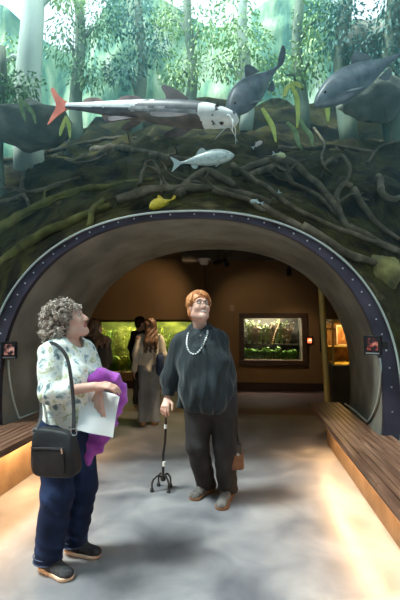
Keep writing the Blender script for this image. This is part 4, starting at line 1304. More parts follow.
def hand(F, wr, d, pn, th, curl=.5, s=1.0, spread=1.0, k=.006, thumb_in=.4):
    d = d.normalized(); pn = (pn - d*pn.dot(d)).normalized(); th = (th - d*th.dot(d) - pn*th.dot(pn)).normalized()
    F.cone(wr, wr + d*.03*s, .025*s, .026*s, .015, (pn, .72))
    for q in (-.022, -.007, .009, .024):
        F.cone(wr + d*.02*s + th*q*.6*s, wr + d*.088*s + th*q*spread*s, .017*s, .0125*s, .010, (pn, .85))
    for i, (off, L) in enumerate(((.030,.92),(.010,1.03),(-.010,.97),(-.028,.78))):
        p = wr + d*(.090 - .004*abs(i-1))*s + th*off*spread*s
        dd = (d + th*off*2.0*spread).normalized()
        for j, (ln, r0, r1) in enumerate(((.042,.0098,.0090),(.027,.0090,.0082),(.020,.0082,.0068))):
            a = curl*(.75 if j == 0 else 1.0)
            dd = (dd*math.cos(a) + pn*math.sin(a)).normalized()
            pn2 = pn
            q = p + dd*ln*L*s
            F.cone(p, q, r0*s, r1*s, k*.5)
            p = q
            pn = (pn*math.cos(a) - d*0).normalized() if False else pn
    p = wr + d*.025*s + th*.026*s
    t1 = (d*.75 + th*.75 + pn*.3*thumb_in).normalized()
    q = p + t1*.042*s; F.cone(p, q, .0145*s, .0115*s, .008)
    t2 = (d*1.0 + th*.15 + pn*.8*thumb_in).normalized()
    r = q + t2*.030*s; F.cone(q, r, .0112*s, .0098*s, .004)
    F.cone(r, r + (t2 + pn*.4*thumb_in).normalized()*.022*s, .0098*s, .0075*s, .003)

def limb(F, pts, k=.03, sq=None): F.path(pts, k, sq)

def bounds(pts, m):
    a = np.array([list(p) for p in pts])
    return a.min(0) - m, a.max(0) + m

def shoe(fig, heel, toe, up_m, sole_m, wd=.044, high=.078, sole_h=.026, name='shoe'):
    heel = Vector(heel); toe = Vector(toe); d = (toe - heel).normalized(); Z = Vector((0,0,1)); sd = Z.cross(d)
    lo, hi = bounds([heel, toe, heel + Z*.16], .09)
    F = Field((lo[0], lo[1], -.01), hi, .0045)
    L = (toe - heel).length
    F.cone(heel + d*.042 + Z*.042, heel + d*L*.45 + Z*.045, wd*.84, wd*.90, .02)
    F.cone(heel + d*L*.45 + Z*.042, toe - d*.042 + Z*.028, wd*.93, wd*.96, .02, (Z, .72))
    F.cone(heel + d*.05 + Z*.06, heel + d*.062 + Z*high, wd*.85, wd*.92, .02)
    F.clip((0,0,high), (0,0,1)); F.clip((0,0,sole_h*.75), (0,0,-1))
    sh = F.mesh(name, up_m, fig.e, fig.o)
    F = Field((lo[0], lo[1], -.01), hi, .0045)
    F.cone(heel + d*.045 + Z*.02, heel + d*L*.42 + Z*.02, wd*1.02, wd*.90, .02)
    F.cone(heel + d*L*.42 + Z*.02, toe - d*.05 + Z*.02, wd*.90, wd*1.10, .02)
    F.clip((0,0,sole_h), (0,0,1)); F.clip((0,0,.001), (0,0,-1))
    F.mesh('sole', sole_m, sh, fig.o)
    return sh

def skin_body(fig, Jt, hc, hM, hs, h, neck, hands, smile=False, chest_r=.12, leg_r=1.0, chubby=1.0, bb=.2):
    lo, hi = bounds([hc, Jt['ankR'], Jt['ankL'], Jt['elR'], Jt['elL'], Jt['wrR'], Jt['wrL']], bb)
    lo[2] = .0
    F = Field(lo, hi, h)
    F.cone(Jt['chest'], Jt['pelvis'], chest_r, chest_r*.95, .05, (fig.f, .75))
    F.cone(Jt['shR'], Jt['shL'], .05, .05, .05); F.cone(neck, Jt['chest'], .055, chest_r*.8, .05, (fig.f, .8))
    for s in 'RL':
        F.cone(Jt['sh'+s], Jt['el'+s], .046, .038, .03); F.cone(Jt['el'+s], Jt['wr'+s], .038, .026, .015)
        F.cone(Jt['hip'+s], Jt['kn'+s], .075*leg_r, .055*leg_r, .04); F.cone(Jt['kn'+s], Jt['ank'+s], .052*leg_r, .036*leg_r, .03)
        F.cone(Jt['ank'+s] + Vector((0,0,-.045)), Jt['toe'+s] + Vector((0,0,.032)), .024, .016, .01)
    for hd in hands: hand(F, **hd)
    head(F, hc, hM, hs, neck, smile, chubby)
    F.clip((0,0,.012), (0,0,-1))
    return F.mesh('body', [M_skin, M_lips, M_brow], fig.e, fig.o, head_pick(hc, hM, hs))

def folds(fr, amp, seed):
    a, b, c = fr; r = random.Random(seed); p = [r.uniform(0, 6) for _ in range(6)]
    def f(X, Y, Z):
        return amp*(np.sin(a*X + b*Y + c*Z + p[0] + 1.6*np.sin(7*Z + 5*X + p[1])) + .6*np.sin(-a*.7*X + b*1.3*Y + c*1.6*Z + p[2] + 1.2*np.sin(9*Y + 6*Z + p[3])))
    return f

# ------------------------------------------------------------------ the woman in the floral blouse
W1 = Fig('grey curly haired woman in pale floral blouse and jeans looking up at the fish', (-1.075, 2.50, 0), R(-20))
J = W1.J
hM = orient(R(4), R(20))
hc = pix(69, 320.5, 2.50)
Jt = dict(chest=J(.0,0,1.14), pelvis=J(-.01,0,.84), shR=J(-.01,-.15,1.27), shL=J(-.01,.15,1.27), elR=J(.045,-.20,1.045), elL=J(.08,.20,1.03),
          hipR=J(0,-.085,.80), hipL=J(0,.085,.80), knR=J(.02,-.10,.45), knL=J(.03,.10,.45))
fR_h = pixz(41, 567, 0); fR_t = pixz(71, 581, 0); fL_h = pixz(66, 551, 0); fL_t = pixz(100, 558, 0)
Jt['ankR'] = fR_h + (fR_t-fR_h).normalized()*.06 + Vector((0,0,.09)); Jt['ankL'] = fL_h + (fL_t-fL_h).normalized()*.06 + Vector((0,0,.09))
Jt['toeR'] = fR_t - (fR_t-fR_h).normalized()*.06; Jt['toeL'] = fL_t - (fL_t-fL_h).normalized()*.06
Jt['wrR'] = pix(95, 386.5, 2.36); Jt['wrL'] = pix(99, 389, 2.42)
neck1 = J(-.005, 0, 1.315)
hands1 = [dict(wr=Jt['wrR'], d=Vector((1,.15,.02)), pn=Vector((0,.35,-1)), th=Vector((.2,1,.2)), curl=.55, s=.92),
          dict(wr=Jt['wrL'] + Vector((.01,-.035,-.015)), d=Vector((.10,-.12,-1)), pn=Vector((.35,1,0)), th=Vector((-1,.2,0)), curl=.16, s=.92)]
skin_body(W1, Jt, hc, hM, .93, .0055, neck1, hands1)
eyes(W1, hc, hM, .93)
# blouse
M_floral = mat('floral_print_cotton', (.75,.78,.7), rough=.8, stops=[(.30,(.13,.20,.23)),(.37,(.25,.34,.34)),(.42,(.66,.74,.72)),(.50,(.84,.86,.80)),(.57,(.80,.82,.72)),(.62,(.40,.45,.24)),(.67,(.76,.76,.60)),(.78,(.50,.42,.36))],
               scale=21, detail=5, distort=.5, bump=.35, bscale=16, bdist=.015)
lo, hi = bounds([J(0,-.3,.75), J(0,.3,1.36), J(.35,0,1.0), J(-.25,0,1.0), Jt['elR'], Jt['elL'], Jt['wrR']], .09)
F = Field(lo, hi, .006)
F.cone(J(.01,0,1.16), J(.0,0,.86), .150, .170, .05, (W1.f, .86))
F.cone(J(-.005,-.085,1.285), J(-.005,.085,1.285), .068, .068, .06)
F.cone(J(-.015,0,1.30), J(0,0,1.2), .078, .12, .05)
for s in (-1, 1): F.ell(J(.10, s*.075, 1.10), (.085,.085,.095), None, .06)
F.ell(J(.05,0,.95), (.15,.15,.13), None, .07)
F.ell(hc + hM @ Vector((-.02,0,-.14)), (.066,.066,.07), None, .012, True)
F.clip((0,0,.815), (0,0,-1))
for s in 'RL':
    G = Field(lo, hi, .006)
    e = Jt['el'+s]; wv = Jt['wr'+s]; d = (wv-e).normalized()
    G.cone(Jt['sh'+s], e, .068, .062, .04)
    G.cone(e, e + (wv-e)*.60, .062, .058, .03)
    G.clip(e + d*(wv-e).length*.48, d, e - Vector((.04,.2,.12)), e + Vector((.3,.2,.12)))
    F.merge(G, .012)
F.wrinkle(folds((30, 24, 17), .004, 1))
F.wrinkle(folds((60, 45, 50), .0015, 2))
F.mesh('blouse', M_floral, W1.e, W1.o)
# jeans
M_denim = mat('dark_denim', (.02,.04,.10), rough=.85, spec=.2, stops=[(.3,(.005,.009,.028)),(.55,(.010,.021,.062)),(.75,(.03,.055,.14))], scale=7, detail=9, stretch=(1,1,.6), bump=.4, bscale=40, bdist=.005)
lo, hi = bounds([J(0,-.22,.05), J(0,.22,.9), Jt['ankR'], Jt['ankL']], .13); lo[2] = .03
F = Field(lo, hi, .006)
F.cone(J(-.01,0,.86), J(-.01,0,.78), .15, .155, .05, (W1.f, .85))
for s in 'RL':
    F.cone(Jt['hip'+s], Jt['kn'+s], .112, .090, .045); F.cone(Jt['kn'+s], Jt['ank'+s] + Vector((0,0,-.03)), .090, .080, .04)
F.wrinkle(lambda X, Y, Z: .0028*np.sin(42*Z + 14*X - 11*Y + 5*np.sin(7*Z + 9*X)) * np.clip((.75 - Z)/.4, 0, 1) + .0022*np.sin(95*Z + 30*X + 20*Y)*np.clip((.3 - Z)/.15, 0, 1) + .003*np.sin(24*X + 21*Y + 11*Z))
F.clip((0,0,.055), (0,0,-1)); F.clip((0,0,.93), (0,0,1))
F.mesh('jeans', M_denim, W1.e, W1.o)
for an in ('ankR', 'ankL'):
    mb = MB(); c = Jt[an] - W1.o
    for z in (.062, .092):
        mb.tube([c + Vector((.0815*math.cos(2*math.pi*i/28), .0815*math.sin(2*math.pi*i/28), z - c.z)) for i in range(29)], .0035, 6, caps=False)
    mb.build('hem_stitching', mat('faded_hem', (.05,.07,.13), rough=.9), W1.e)
M_knit = mat('black_knit', (.02,.022,.026), rough=.85, stops=[(.35,(.012,.013,.016)),(.7,(.035,.037,.042))], scale=60, bump=.5, bscale=140, bdist=.003)
M_solew = mat('cream_sole', (.62,.42,.28), rough=.6, stops=[(.35,(.52,.33,.20)),(.65,(.75,.62,.5))], scale=9)
shoe(W1, fR_h, fR_t, M_knit, M_solew, .047)
shoe(W1, fL_h, fL_t, M_knit, M_solew, .047)
# curly hair
M_hair1 = mat('grey_brown_curls', (.25,.2,.17), rough=.65, stops=[(.3,(.13,.095,.07)),(.5,(.34,.275,.225)),(.72,(.70,.62,.55))], scale=26, detail=4)
M_hair1d = mat('dark_hair_roots', (.10,.075,.06), rough=.8)
hp = lambda x, y, z: hc + hM @ Vector((x*.93, y*.93, z*.93))
lo, hi = bounds([hc], .26)
F = Field(lo, hi, .007)
F.ell(hp(-.040,0,.040), (.112,.100,.098), hM, 0); F.ell(hp(-.07,0,-.03), (.088,.100,.09), hM, .04); 
F.ell(hp(.085,0,-.03), (.072,.085,.080), hM, .02, True)
hair1 = F.mesh('hair', M_hair1d, W1.e, W1.o)
mb = MB()
cs = []
tries = 0
while len(cs) < 800 and tries < 9000:
    tries += 1
    v = Vector((pr.gauss(0,1), pr.gauss(0,1), pr.gauss(0,1))).normalized()
    if pr.random() < .55:
        q = Vector((-.040,0,.040)) + Vector((v.x*.134, v.y*.122, v.z*.114))
    else:
        q = Vector((-.085,0,-.035)) + Vector((v.x*.112, v.y*.125, v.z*.112))
    if q.x > .058 and q.z < .052: continue
    if q.x > .020 and q.z < .0 : continue
    if q.z < -.125: continue
    cs.append((q, v))
for q, v in cs:
    ax = (v*1.0 + Vector((pr.uniform(-.7,.7), pr.uniform(-.7,.7), pr.uniform(-1.1,.3)))).normalized()
    u = ax.orthogonal().normalized(); w2 = ax.cross(u)
    rad = pr.uniform(.007, .013); turns = pr.uniform(1.4, 2.4); L = pr.uniform(.025, .045)
    pts = []
    for i in range(15):
        t = i/14; a = turns*2*math.pi*t + pr.random()*.1
        r2 = rad*(1 - .35*t)
        pts.append(hp(*(q - v*.018 + ax*L*t + (u*math.cos(a) + w2*math.sin(a))*r2)) - W1.o)
    mb.tube(pts, [.0052*(1-.5*i/14) for i in range(15)], 5)
mb.build('curls', M_hair1, hair1, sharp=180)

# shoulder bag
M_nyl = mat('black_nylon', (.02,.022,.024), rough=.6, spec=.3, stops=[(.35,(.008,.009,.011)),(.7,(.020,.022,.026))], scale=8, bump=.5, bscale=13, bdist=.02)
M_web = mat('black_webbing', (.014,.014,.016), rough=.7)
M_steel = mat('zip_steel', (.45,.45,.46), rough=.3, metal=.9)
bgc = pix(55.5, 452, 2.19)
t = empty('shoulder_bag', bgc, 'black nylon shoulder bag hanging at the hip of the woman in the floral blouse', 'bag')
bM = orient(R(-100), R(-4), R(3)).to_4x4()     # forward is the face of the bag
def superbox(mb, c, sx, sy, sz, M, n=20, p=5.0, fn=None):
    vs = []; fs = []
    for i in range(n+1):
        th = -math.pi/2 + math.pi*i/n
        for j in range(2*n):
            ph = 2*math.pi*j/(2*n)
            e = 2/p
            sg = lambda q: math.copysign(abs(q)**e, q)
            v = Vector((sx*sg(math.cos(th))*sg(math.cos(ph)), sy*sg(math.cos(th))*sg(math.sin(ph)), sz*sg(math.sin(th))))
            if fn: v = fn(v)
            vs.append(c + (M @ v if M is not None else v))
    for i in range(n):
        for j in range(2*n):
            j2 = (j+1) % (2*n)
            fs.append((i*2*n+j, i*2*n+j2, (i+1)*2*n+j2, (i+1)*2*n+j))
    mb.add(vs, fs)
B3 = bM.to_3x3()
def bagfn(v):
    k = (v.z/.13)
    return Vector((v.x*(1 - .35*max(0,k)), v.y*(1.02 - .10*k), v.z - .012*math.sin(v.y*9)*(.5+.5*k)))
mb = MB(); superbox(mb, Vector((0,0,0)), .052, .128, .126, B3, 22, 5, bagfn); mb.build('bag_body', M_nyl, t, sharp=180)
mb = MB(); superbox(mb, B3 @ Vector((.047,-.01,-.035)), .012, .100, .070, B3, 14, 6); mb.build('front_pocket', M_nyl, t, sharp=180)
mb = MB(); mb.tube([B3 @ Vector((.060,.09,.043)), B3 @ Vector((.060,-.02,.041)), B3 @ Vector((.060,-.105,.040))], .0035, 6); z_ = mb.build('zipper', M_web, t)
mb = MB(); mb.cbox((0,0,0), (.006,.008,.028), Matrix.Translation(B3 @ Vector((.064,.085,.030))) @ bM); mb.build('zip_pull', M_steel, z_, smooth=False)
def strap_mesh(name, pts, parent, off, m, wd=.016, up=Vector((0,-1,0)), flat=.18, n=6):
    c = catmull(pts, n)
    mb = MB(); mb.tube([p - off for p in c], wd, 8, flat=flat, up=up, fixed=True)
    return mb.build(name, m, parent, sharp=180)
shp = Jt['shR']
strap_mesh('strap', [bgc + B3 @ Vector((0,-.122,.105)) , pix(41,415,2.30), pix(39.5,385,2.38), pix(44,356,2.36), pix(50,343.6,2.33), pix(59,347,2.26), pix(67,358,2.235), pix(71,378,2.215), pix(73.5,405,2.20), bgc + B3 @ Vector((0,.118,.105))], t, bgc, M_web, .0105)
for s in (-1, 1):
    c = B3 @ Vector((0, s*.120, .108))
    mb = MB(); mb.tube([c + B3 @ Vector((0, .018*math.cos(a), .018*math.sin(a))) for a in [2*math.pi*i/16 for i in range(17)]], .003, 6, caps=False); mb.build('ring', M_steel, t)

# purple jacket over her arm
M_pur = mat('purple_fleece', (.36,.06,.42), rough=.9, stops=[(.3,(.24,.03,.30)),(.7,(.47,.10,.53))], scale=9, detail=6, bump=.5, bscale=22, bdist=.012, sheen=.3)
o = pix(103, 400, 2.52)
lo, hi = bounds([pix(80,365,2.4), pix(130,470,2.65), pix(80,470,2.6), pix(130,365,2.4)], .10)
F = Field(lo, hi, .005)
F.path([(pix(88,389,2.46),.035),(pix(91,380,2.47),.045),(pix(101,377,2.5),.048),(pix(112,381,2.53),.050),(pix(119,390,2.55),.046),(pix(120,402,2.55),.035),(pix(116,414,2.55),.022)], .03)
F.path([(pix(98,392,2.52),.06),(pix(101,412,2.53),.075),(pix(97,432,2.53),.062),(pix(92,448,2.52),.045),(pix(88,462,2.51),.018)], .03, (Vector((0,1,0)), .55))
F.path([(pix(108,395,2.54),.045),(pix(108,420,2.54),.045),(pix(102,440,2.53),.030)], .03, (Vector((0,1,0)), .6))
F.cone(pix(101,437,2.52), pix(104,441,2.52), .03, .015, .02)
F.wrinkle(lambda X, Y, Z: .010*(np.abs(np.sin(27*X + 13*Z + 2.4*np.sin(14*Z - 9*X) + 8*Y)) - .55) + .003*np.sin(60*Z + 40*X))
F.cone(Jt['elL'] + (Jt['wrL']-Jt['elL'])*.3, Jt['wrL'] + Vector((.12,.0,0)), .042, .036, .005, None, True)
jk = F.mesh('jacket', M_pur, None, o)
jk.location = o
tag(jk, "purple fleece jacket draped over the floral bloused woman's arm", 'jacket')
# white papers in her hand
o = pix(98, 412, 2.42)
t = empty('papers', o, 'folded white papers held in front of the purple jacket', 'papers')
M_pap = mat('white_paper', (.78,.79,.78), rough=.7)
for k in range(3):
    Y = 2.405 + .012*k
    A = [pix(81.5+k*.7,389-k,Y), pix(119-k*1.5,397-k,Y+.03), pix(112-k*.8,438.5-k*1.2,Y-.06), pix(77.5+k*.6,428.5+k*.5,Y-.09)]
    mb = MB(); n = 14; vs = []
    for i in range(n+1):
        for j in range(n+1):
            u = i/n; v = j/n
            p = A[0]*(1-u)*(1-v) + A[1]*u*(1-v) + A[2]*u*v + A[3]*(1-u)*v
            p = p + Vector((0, -.012*math.sin(u*math.pi*1.5 + .4) + .008*math.sin(v*4 + u*3), 0))
            vs.append(p - o)
    m = (n+1)*(n+1)
    vs2 = [p + Vector((0,.002,0)) for p in vs]
    fs = []
    for i in range(n):
        for j in range(n):
            a = i*(n+1)+j
            fs.append((a, a+1, a+n+2, a+n+1)); fs.append((m+a, m+a+n+1, m+a+n+2, m+a+1))
    rim = [i*(n+1) for i in range(n+1)] + [n*(n+1)+j for j in range(1,n+1)] + [i*(n+1)+n for i in range(n-1,-1,-1)] + [j for j in range(n-1,0,-1)]
    for a, b in zip(rim, rim[1:] + rim[:1]): fs.append((a, b, m+b, m+a))
    mb.add(vs + vs2, fs); mb.build('sheet', M_pap, t, sharp=60)

# ------------------------------------------------------------------ the woman with the cane
W2 = Fig('red haired woman in dark loose top with glasses and necklace, leaning on a cane', (-.285, 3.45, 0), R(-84))
J = W2.J
hM = orient(R(-90+27), R(17), R(-4))
hc = pix(199.5, 307.5, 3.40)
fR_h = pixz(210, 490, 0); fR_t = pixz(192, 501, 0); fL_h = pixz(229, 494, 0); fL_t = pixz(220, 511, 0)
Jt = dict(chest=J(0,0,1.22), pelvis=J(0,0,.86), shR=pix(181,343,3.45), shL=pix(219,342,3.47), elR=pix(170,378,3.45), elL=pix(226.5,378,3.50),
          hipR=J(0,-.10,.84), hipL=J(0,.10,.84), knR=J(.02,-.105,.47), knL=J(.02,.115,.47), wrR=pix(167.5,398,3.42), wrL=pix(224,402,3.46))
for s, h_, t_ in (('R', fR_h, fR_t), ('L', fL_h, fL_t)):
    d = (t_-h_).normalized(); Jt['ank'+s] = h_ + d*.06 + Vector((0,0,.09)); Jt['toe'+s] = t_ - d*.06
neck2 = pix(200, 329, 3.45)
hands2 = [dict(wr=Jt['wrR'], d=Vector((-.08,-.62,-.55)), pn=Vector((0,.4,-1)), th=Vector((1,0,.1)), curl=.75, s=.95),
          dict(wr=Jt['wrL'], d=Vector((.1,-.1,-1)), pn=Vector((-1,0,0)), th=Vector((0,-1,0)), curl=.4, s=.95)]
skin_body(W2, Jt, hc, hM, .97, .0055, neck2, hands2, smile=True, chest_r=.14, chubby=1.02)
eyes(W2, hc, hM, .97, True)
# loose dark top
M_top = mat('dark_teal_velour', (.035,.05,.055), rough=.75, spec=.3, stops=[(.3,(.008,.014,.018)),(.6,(.018,.028,.034)),(.8,(.042,.060,.070))], scale=7, detail=7, stretch=(1,1,.5), bump=.9, bscale=9, bdist=.035, bstretch=(1.6,1.6,.40), sheen=.15)
lo, hi = bounds([pix(158,322,3.2), pix(242,420,3.75), pix(158,420,3.2), pix(242,322,3.75)], .08)
F = Field(lo, hi, .006)
fb = W2.f
F.cone(pix(203,352,3.45), pix(205,400,3.47), .19, .218, .06, (fb, .72))
F.cone(pix(190,339,3.45), pix(213,338,3.46), .075, .075, .07)
F.cone(neck2 + Vector((0,0,-.015)), pix(202,345,3.45), .085, .14, .06)
F.ell(pix(195,365,3.35), (.105,.08,.115), None, .10); F.ell(pix(214,365,3.36), (.105,.08,.115), None, .10)
F.ell(pix(206,392,3.36), (.19,.12,.16), None, .12)
for s in 'RL':
    F.cone(Jt['sh'+s], Jt['el'+s], .080, .074, .05)
F.cone(Jt['elL'], pix(226,402,3.50), .072, .068, .05)
G = Field(lo, hi, .006)
G.cone(Jt['shR'], Jt['elR'], .075, .074, .04)
G.cone(Jt['elR'], Jt['wrR'], .072, .046, .04)
F.ell(neck2 + Vector((.005,-.03,.055)), (.062,.075,.085), None, .012, True)
def drape(X, Y, Z):
    cx = (X + .30); cy = (Y - 3.46)
    a = np.arctan2(cx, -cy)
    k = np.clip((1.22 - Z)/.5, 0, 1)
    return .010*k*np.sin(a*9 + 2.0*np.sin(Z*7)) + .006*k*np.sin(a*17 + 1.5*np.sin(Z*11)) + .004*np.sin(a*7 - Z*22 + 2*np.sin(X*12)) + .003*np.sin(46*X + 31*Z)
F.wrinkle(drape)
G.clip(Jt['wrR'] + (Jt['elR']-Jt['wrR'])*.12, Jt['wrR'] - Jt['elR'])
hemz = pix(206, 414, 3.3).z
F.clip((-.3, 3.45, hemz), (.06, .10, -1), (lo[0], lo[1], lo[2]), (hi[0], hi[1], hemz + .12)) if False else F.clip((-.3,3.45,hemz), (-.10,0,-1))
F.merge(G, .02)
top2 = F.mesh('top', M_top, W2.e, W2.o)
# collar, zip placket
M_collar = mat('navy_collar', (.018,.024,.03), rough=.7)
lo, hi = bounds([neck2], .18)
F = Field(lo, hi, .005)
for s in (-1, 1):
    F.path([(neck2 + Vector((0,.055,.035)),.020),(neck2 + Vector((s*.055,.02,.035)),.020),(neck2 + Vector((s*.070,-.03,.012)),.019),(neck2 + Vector((s*.040,-.085,-.035)),.014),(neck2 + Vector((s*.018,-.105,-.055)),.010)], .012)
F.mesh('collar', M_collar, W2.e, W2.o)
mb = MB()
zc = [pix(201.5,337,3.29), pix(202.5,345,3.255), pix(203.5,353,3.225)]
mb.tube([q - W2.o for q in zc], .006, 6, flat=.5); zp = mb.build('zip', M_collar, top2)
mb = MB(); mb.ball(pix(200.5,335.5,3.285) - W2.o, .008, 8); mb.build('button', M_steel, zp)
# trousers
M_trou = mat('charcoal_trousers', (.03,.03,.032), rough=.85, spec=.2, stops=[(.3,(.018,.018,.02)),(.7,(.045,.044,.045))], scale=7, detail=6, stretch=(1,1,.4), bump=.35, bscale=30, bdist=.006)
lo, hi = bounds([J(0,-.28,.05), J(0,.28,.95), Jt['ankR'], Jt['ankL']], .12); lo[2] = .025
F = Field(lo, hi, .006)
F.cone(J(0,0,.90), J(0,0,.80), .175, .185, .05, (W2.f, .8))
for s in 'RL':
    F.cone(Jt['hip'+s], Jt['kn'+s], .122, .094, .04); F.cone(Jt['kn'+s], Jt['ank'+s] + Vector((0,.02,-.04)), .094, .086, .03)
F.wrinkle(lambda X, Y, Z: .003*np.sin(34*Z + 16*X - 9*Y + 4*np.sin(6*Z + 8*X)) * np.clip((.7 - Z)/.4, 0, 1) + .004*np.sin(30*X + 9*Z + 2*np.sin(8*Z)))
F.clip((0,0,.045), (0,0,-1)); F.clip((0,0,.98), (0,0,1))
F.mesh('trousers', M_trou, W2.e, W2.o)
M_suede = mat('grey_suede', (.10,.095,.09), rough=.9, stops=[(.35,(.07,.066,.062)),(.7,(.14,.132,.125))], scale=40, bump=.3, bscale=120, bdist=.002)
M_soleb = mat('brown_sole', (.22,.11,.05), rough=.7)
shoe(W2, fR_h, fR_t, M_suede, M_soleb, .048, sole_h=.026)
shoe(W2, fL_h, fL_t, M_suede, M_soleb, .048, sole_h=.026)
# hair: short, swept across the forehead
M_hair2 = mat('copper_hair', (.5,.2,.07), rough=.5, stops=[(.3,(.26,.075,.022)),(.5,(.56,.20,.06)),(.75,(.88,.50,.22))], scale=30, detail=3, stretch=(1,1,.5))
hp = lambda v: hc + hM @ (Vector(v)*.97)
lo, hi = bounds([hc], .22)
F = Field(lo, hi, .006)
F.ell(hp((-.026,0,.050)), (.106,.092,.095), hM, 0); F.ell(hp((-.05,0,-.025)), (.072,.086,.085), hM, .03)
F.ell(hp((.088,-.01,-.03)), (.070,.082,.088), hM, .015, True)
F.ell(hp((.0,0,-.14)), (.09,.09,.06), hM, .02, True)
hair2 = F.mesh('hair', M_hair2, W2.e, W2.o)
mb = MB()
def on_skull(a, b, k=1.0):
    # a: angle from the crown downwards, b: azimuth (0 = forward, + = left)
    return Vector((-.022 + .104*k*math.sin(a)*math.cos(b), .089*k*math.sin(a)*math.sin(b), .040 + .096*k*math.cos(a)))
for i in range(760):
    b = pr.uniform(-math.pi, math.pi)
    front = abs(b) < 1.15
    part = Vector((pr.uniform(-.06,.07), -.030 + pr.uniform(-.012,.012), 0))
    if pr.random() < .62:
        # sweep from the parting over to her left and down
        b1 = pr.uniform(-.25, 2.9); a1 = pr.uniform(1.15, 1.95) if b1 > 1.0 else pr.uniform(.75, 1.22)
    else:
        b1 = -pr.uniform(.5, 2.9); a1 = pr.uniform(1.2, 2.0) if b1 < -1.0 else pr.uniform(.6, .95)
    a0 = pr.uniform(.05, .45); b0 = -1.35 + pr.uniform(-.5,.5)
    p0 = on_skull(a0, b0, 1.0); p1 = on_skull(a1, b1, pr.uniform(1.0, 1.10))
    mid = on_skull((a0+a1)/2, b0*.35 + b1*.65, pr.uniform(1.08, 1.22))
    q = on_skull(a1*.85, b0*.1 + b1*.9, pr.uniform(1.06, 1.20))
    c = catmull([hp(p0) - W2.o, hp(mid) - W2.o, hp(q) - W2.o, hp(p1) - W2.o], 4)
    mb.tube(c, [.0056*(1 - .75*abs(2*j/(len(c)-1) - .8)**2*.6) for j in range(len(c))], 5, flat=.6)
mb.build('strands', M_hair2, hair2, sharp=180)
# glasses
M_gl = mat('dark_spectacle_frame', (.03,.022,.02), rough=.3)
gl = None
for s in (-1, 1):
    cx = Vector((.1165, s*.033, .006))
    mb = MB()
    pts = []
    for i in range(25):
        a = 2*math.pi*i/24
        pts.append(hp(cx + Vector((-.012*abs(math.cos(a))*(1 if math.copysign(1, math.cos(a)) == s else 0), .026*math.copysign(abs(math.cos(a))**.75, math.cos(a)), .019*math.copysign(abs(math.sin(a))**.75, math.sin(a))))) - W2.o)
    mb.tube(pts, .0026, 6, caps=False)
    mb.tube([hp((.108, s*.059, .012)) - W2.o, hp((.05, s*.076, .014)) - W2.o, hp((-.01, s*.080, .012)) - W2.o], .0026, 6)
    if gl is None:
        mb.tube([hp((.117, -.008, .010)) - W2.o, hp((.121, 0, .012)) - W2.o, hp((.117, .008, .010)) - W2.o], .0026, 6)
        gl = mb.build('glasses', M_gl, W2.e)
    else:
        mb.build('spectacle_rim', M_gl, gl)
# necklace
M_bead = mat('white_beads', (.78,.8,.8), rough=.25)
path = catmull([pix(189,331,3.40), pix(187,338,3.31), pix(187,346,3.26), pix(190,352.5,3.225), pix(195,354,3.215), pix(200,350,3.22), pix(204,343,3.25), pix(207,335,3.31), pix(207.5,330,3.40)], 16)
wb = BVHTree.FromObject(top2, bpy.context.evaluated_depsgraph_get())
def snap(p, lift):
    d = (p - CAM_O).normalized()
    h_ = wb.ray_cast(CAM_O - W2.o, d)
    if h_[0] is None or h_[0].y + W2.o.y > 3.5: return p
    return h_[0] + W2.o - d*lift
path = [snap(p, .006) for p in path]
mb = MB(); mb.tube([p - W2.o for p in path], .0018, 5); nk = mb.build('necklace', M_steel, W2.e)
acc = 0; k = 0; last = path[0]
for p in path:
    acc += (p - last).length; last = p
    if acc >= .019:
        acc = 0; k += 1
        mb = MB(); mb.ball(p - W2.o, .0085 if k % 3 else .0065, 8); mb.build('bead', M_bead, nk)
# quad cane
M_cane = mat('black_cane_paint', (.012,.012,.013), rough=.3)
M_rub = mat('grey_rubber', (.03,.03,.03), rough=.9)
M_wht = mat('white_tape', (.75,.75,.72), rough=.5)
cb = pixz(163, 489.5, 0); ct = pix(166.5, 404, cb.y - .06)
t = empty('walking_cane', cb, 'black four footed walking cane gripped by the red haired woman', 'cane')
tz = ct - cb
mb = MB(); mb.tube([Vector((0,0,.10)), Vector((0,0,.30)), tz*.55, tz*.80, tz*.93, tz + Vector((0,.02,-.012)), tz], [.012,.012,.011,.0105,.0105,.011,.011], 10); mb.build('shaft', M_cane, t)
mb = MB(); mb.tube([tz + Vector((.0,.055,-.004)), tz + Vector((0,.02,.004)), tz + Vector((0,-.03,.002)), tz + Vector((0,-.075,-.012))], [.013,.016,.016,.012], 10); mb.build('handle', M_cane, t)
for f_ in (.30, .74):
    q = tz*f_ if f_ > .5 else Vector((tz.x*.3, tz.y*.3, tz.z*f_))
    mb = MB(); mb.tube([q - Vector((0,0,.018)), q + Vector((0,0,.018))], .0145, 10); mb.build('band', M_wht, t)
mb = MB(); mb.lathe([(.018,.075),(.024,.085),(.024,.115),(.014,.13)], 12); mb.build('hub', M_cane, t)
for dx, dy in ((-.085,-.06),(-.055,.075),(.06,-.06),(.055,.065)):
    c = catmull([Vector((0,0,.10)), Vector((dx*.5,dy*.5,.125)), Vector((dx*.95,dy*.95,.085)), Vector((dx,dy,.02))], 5)
    mb = MB(); mb.tube(c, .0085, 8); lg = mb.build('leg', M_cane, t)
    mb = MB(); mb.lathe([(.017,.0),(.018,.012),(.012,.03)], 12, Matrix.Translation((dx,dy,0))); mb.build('rubber_tip', M_rub, lg)
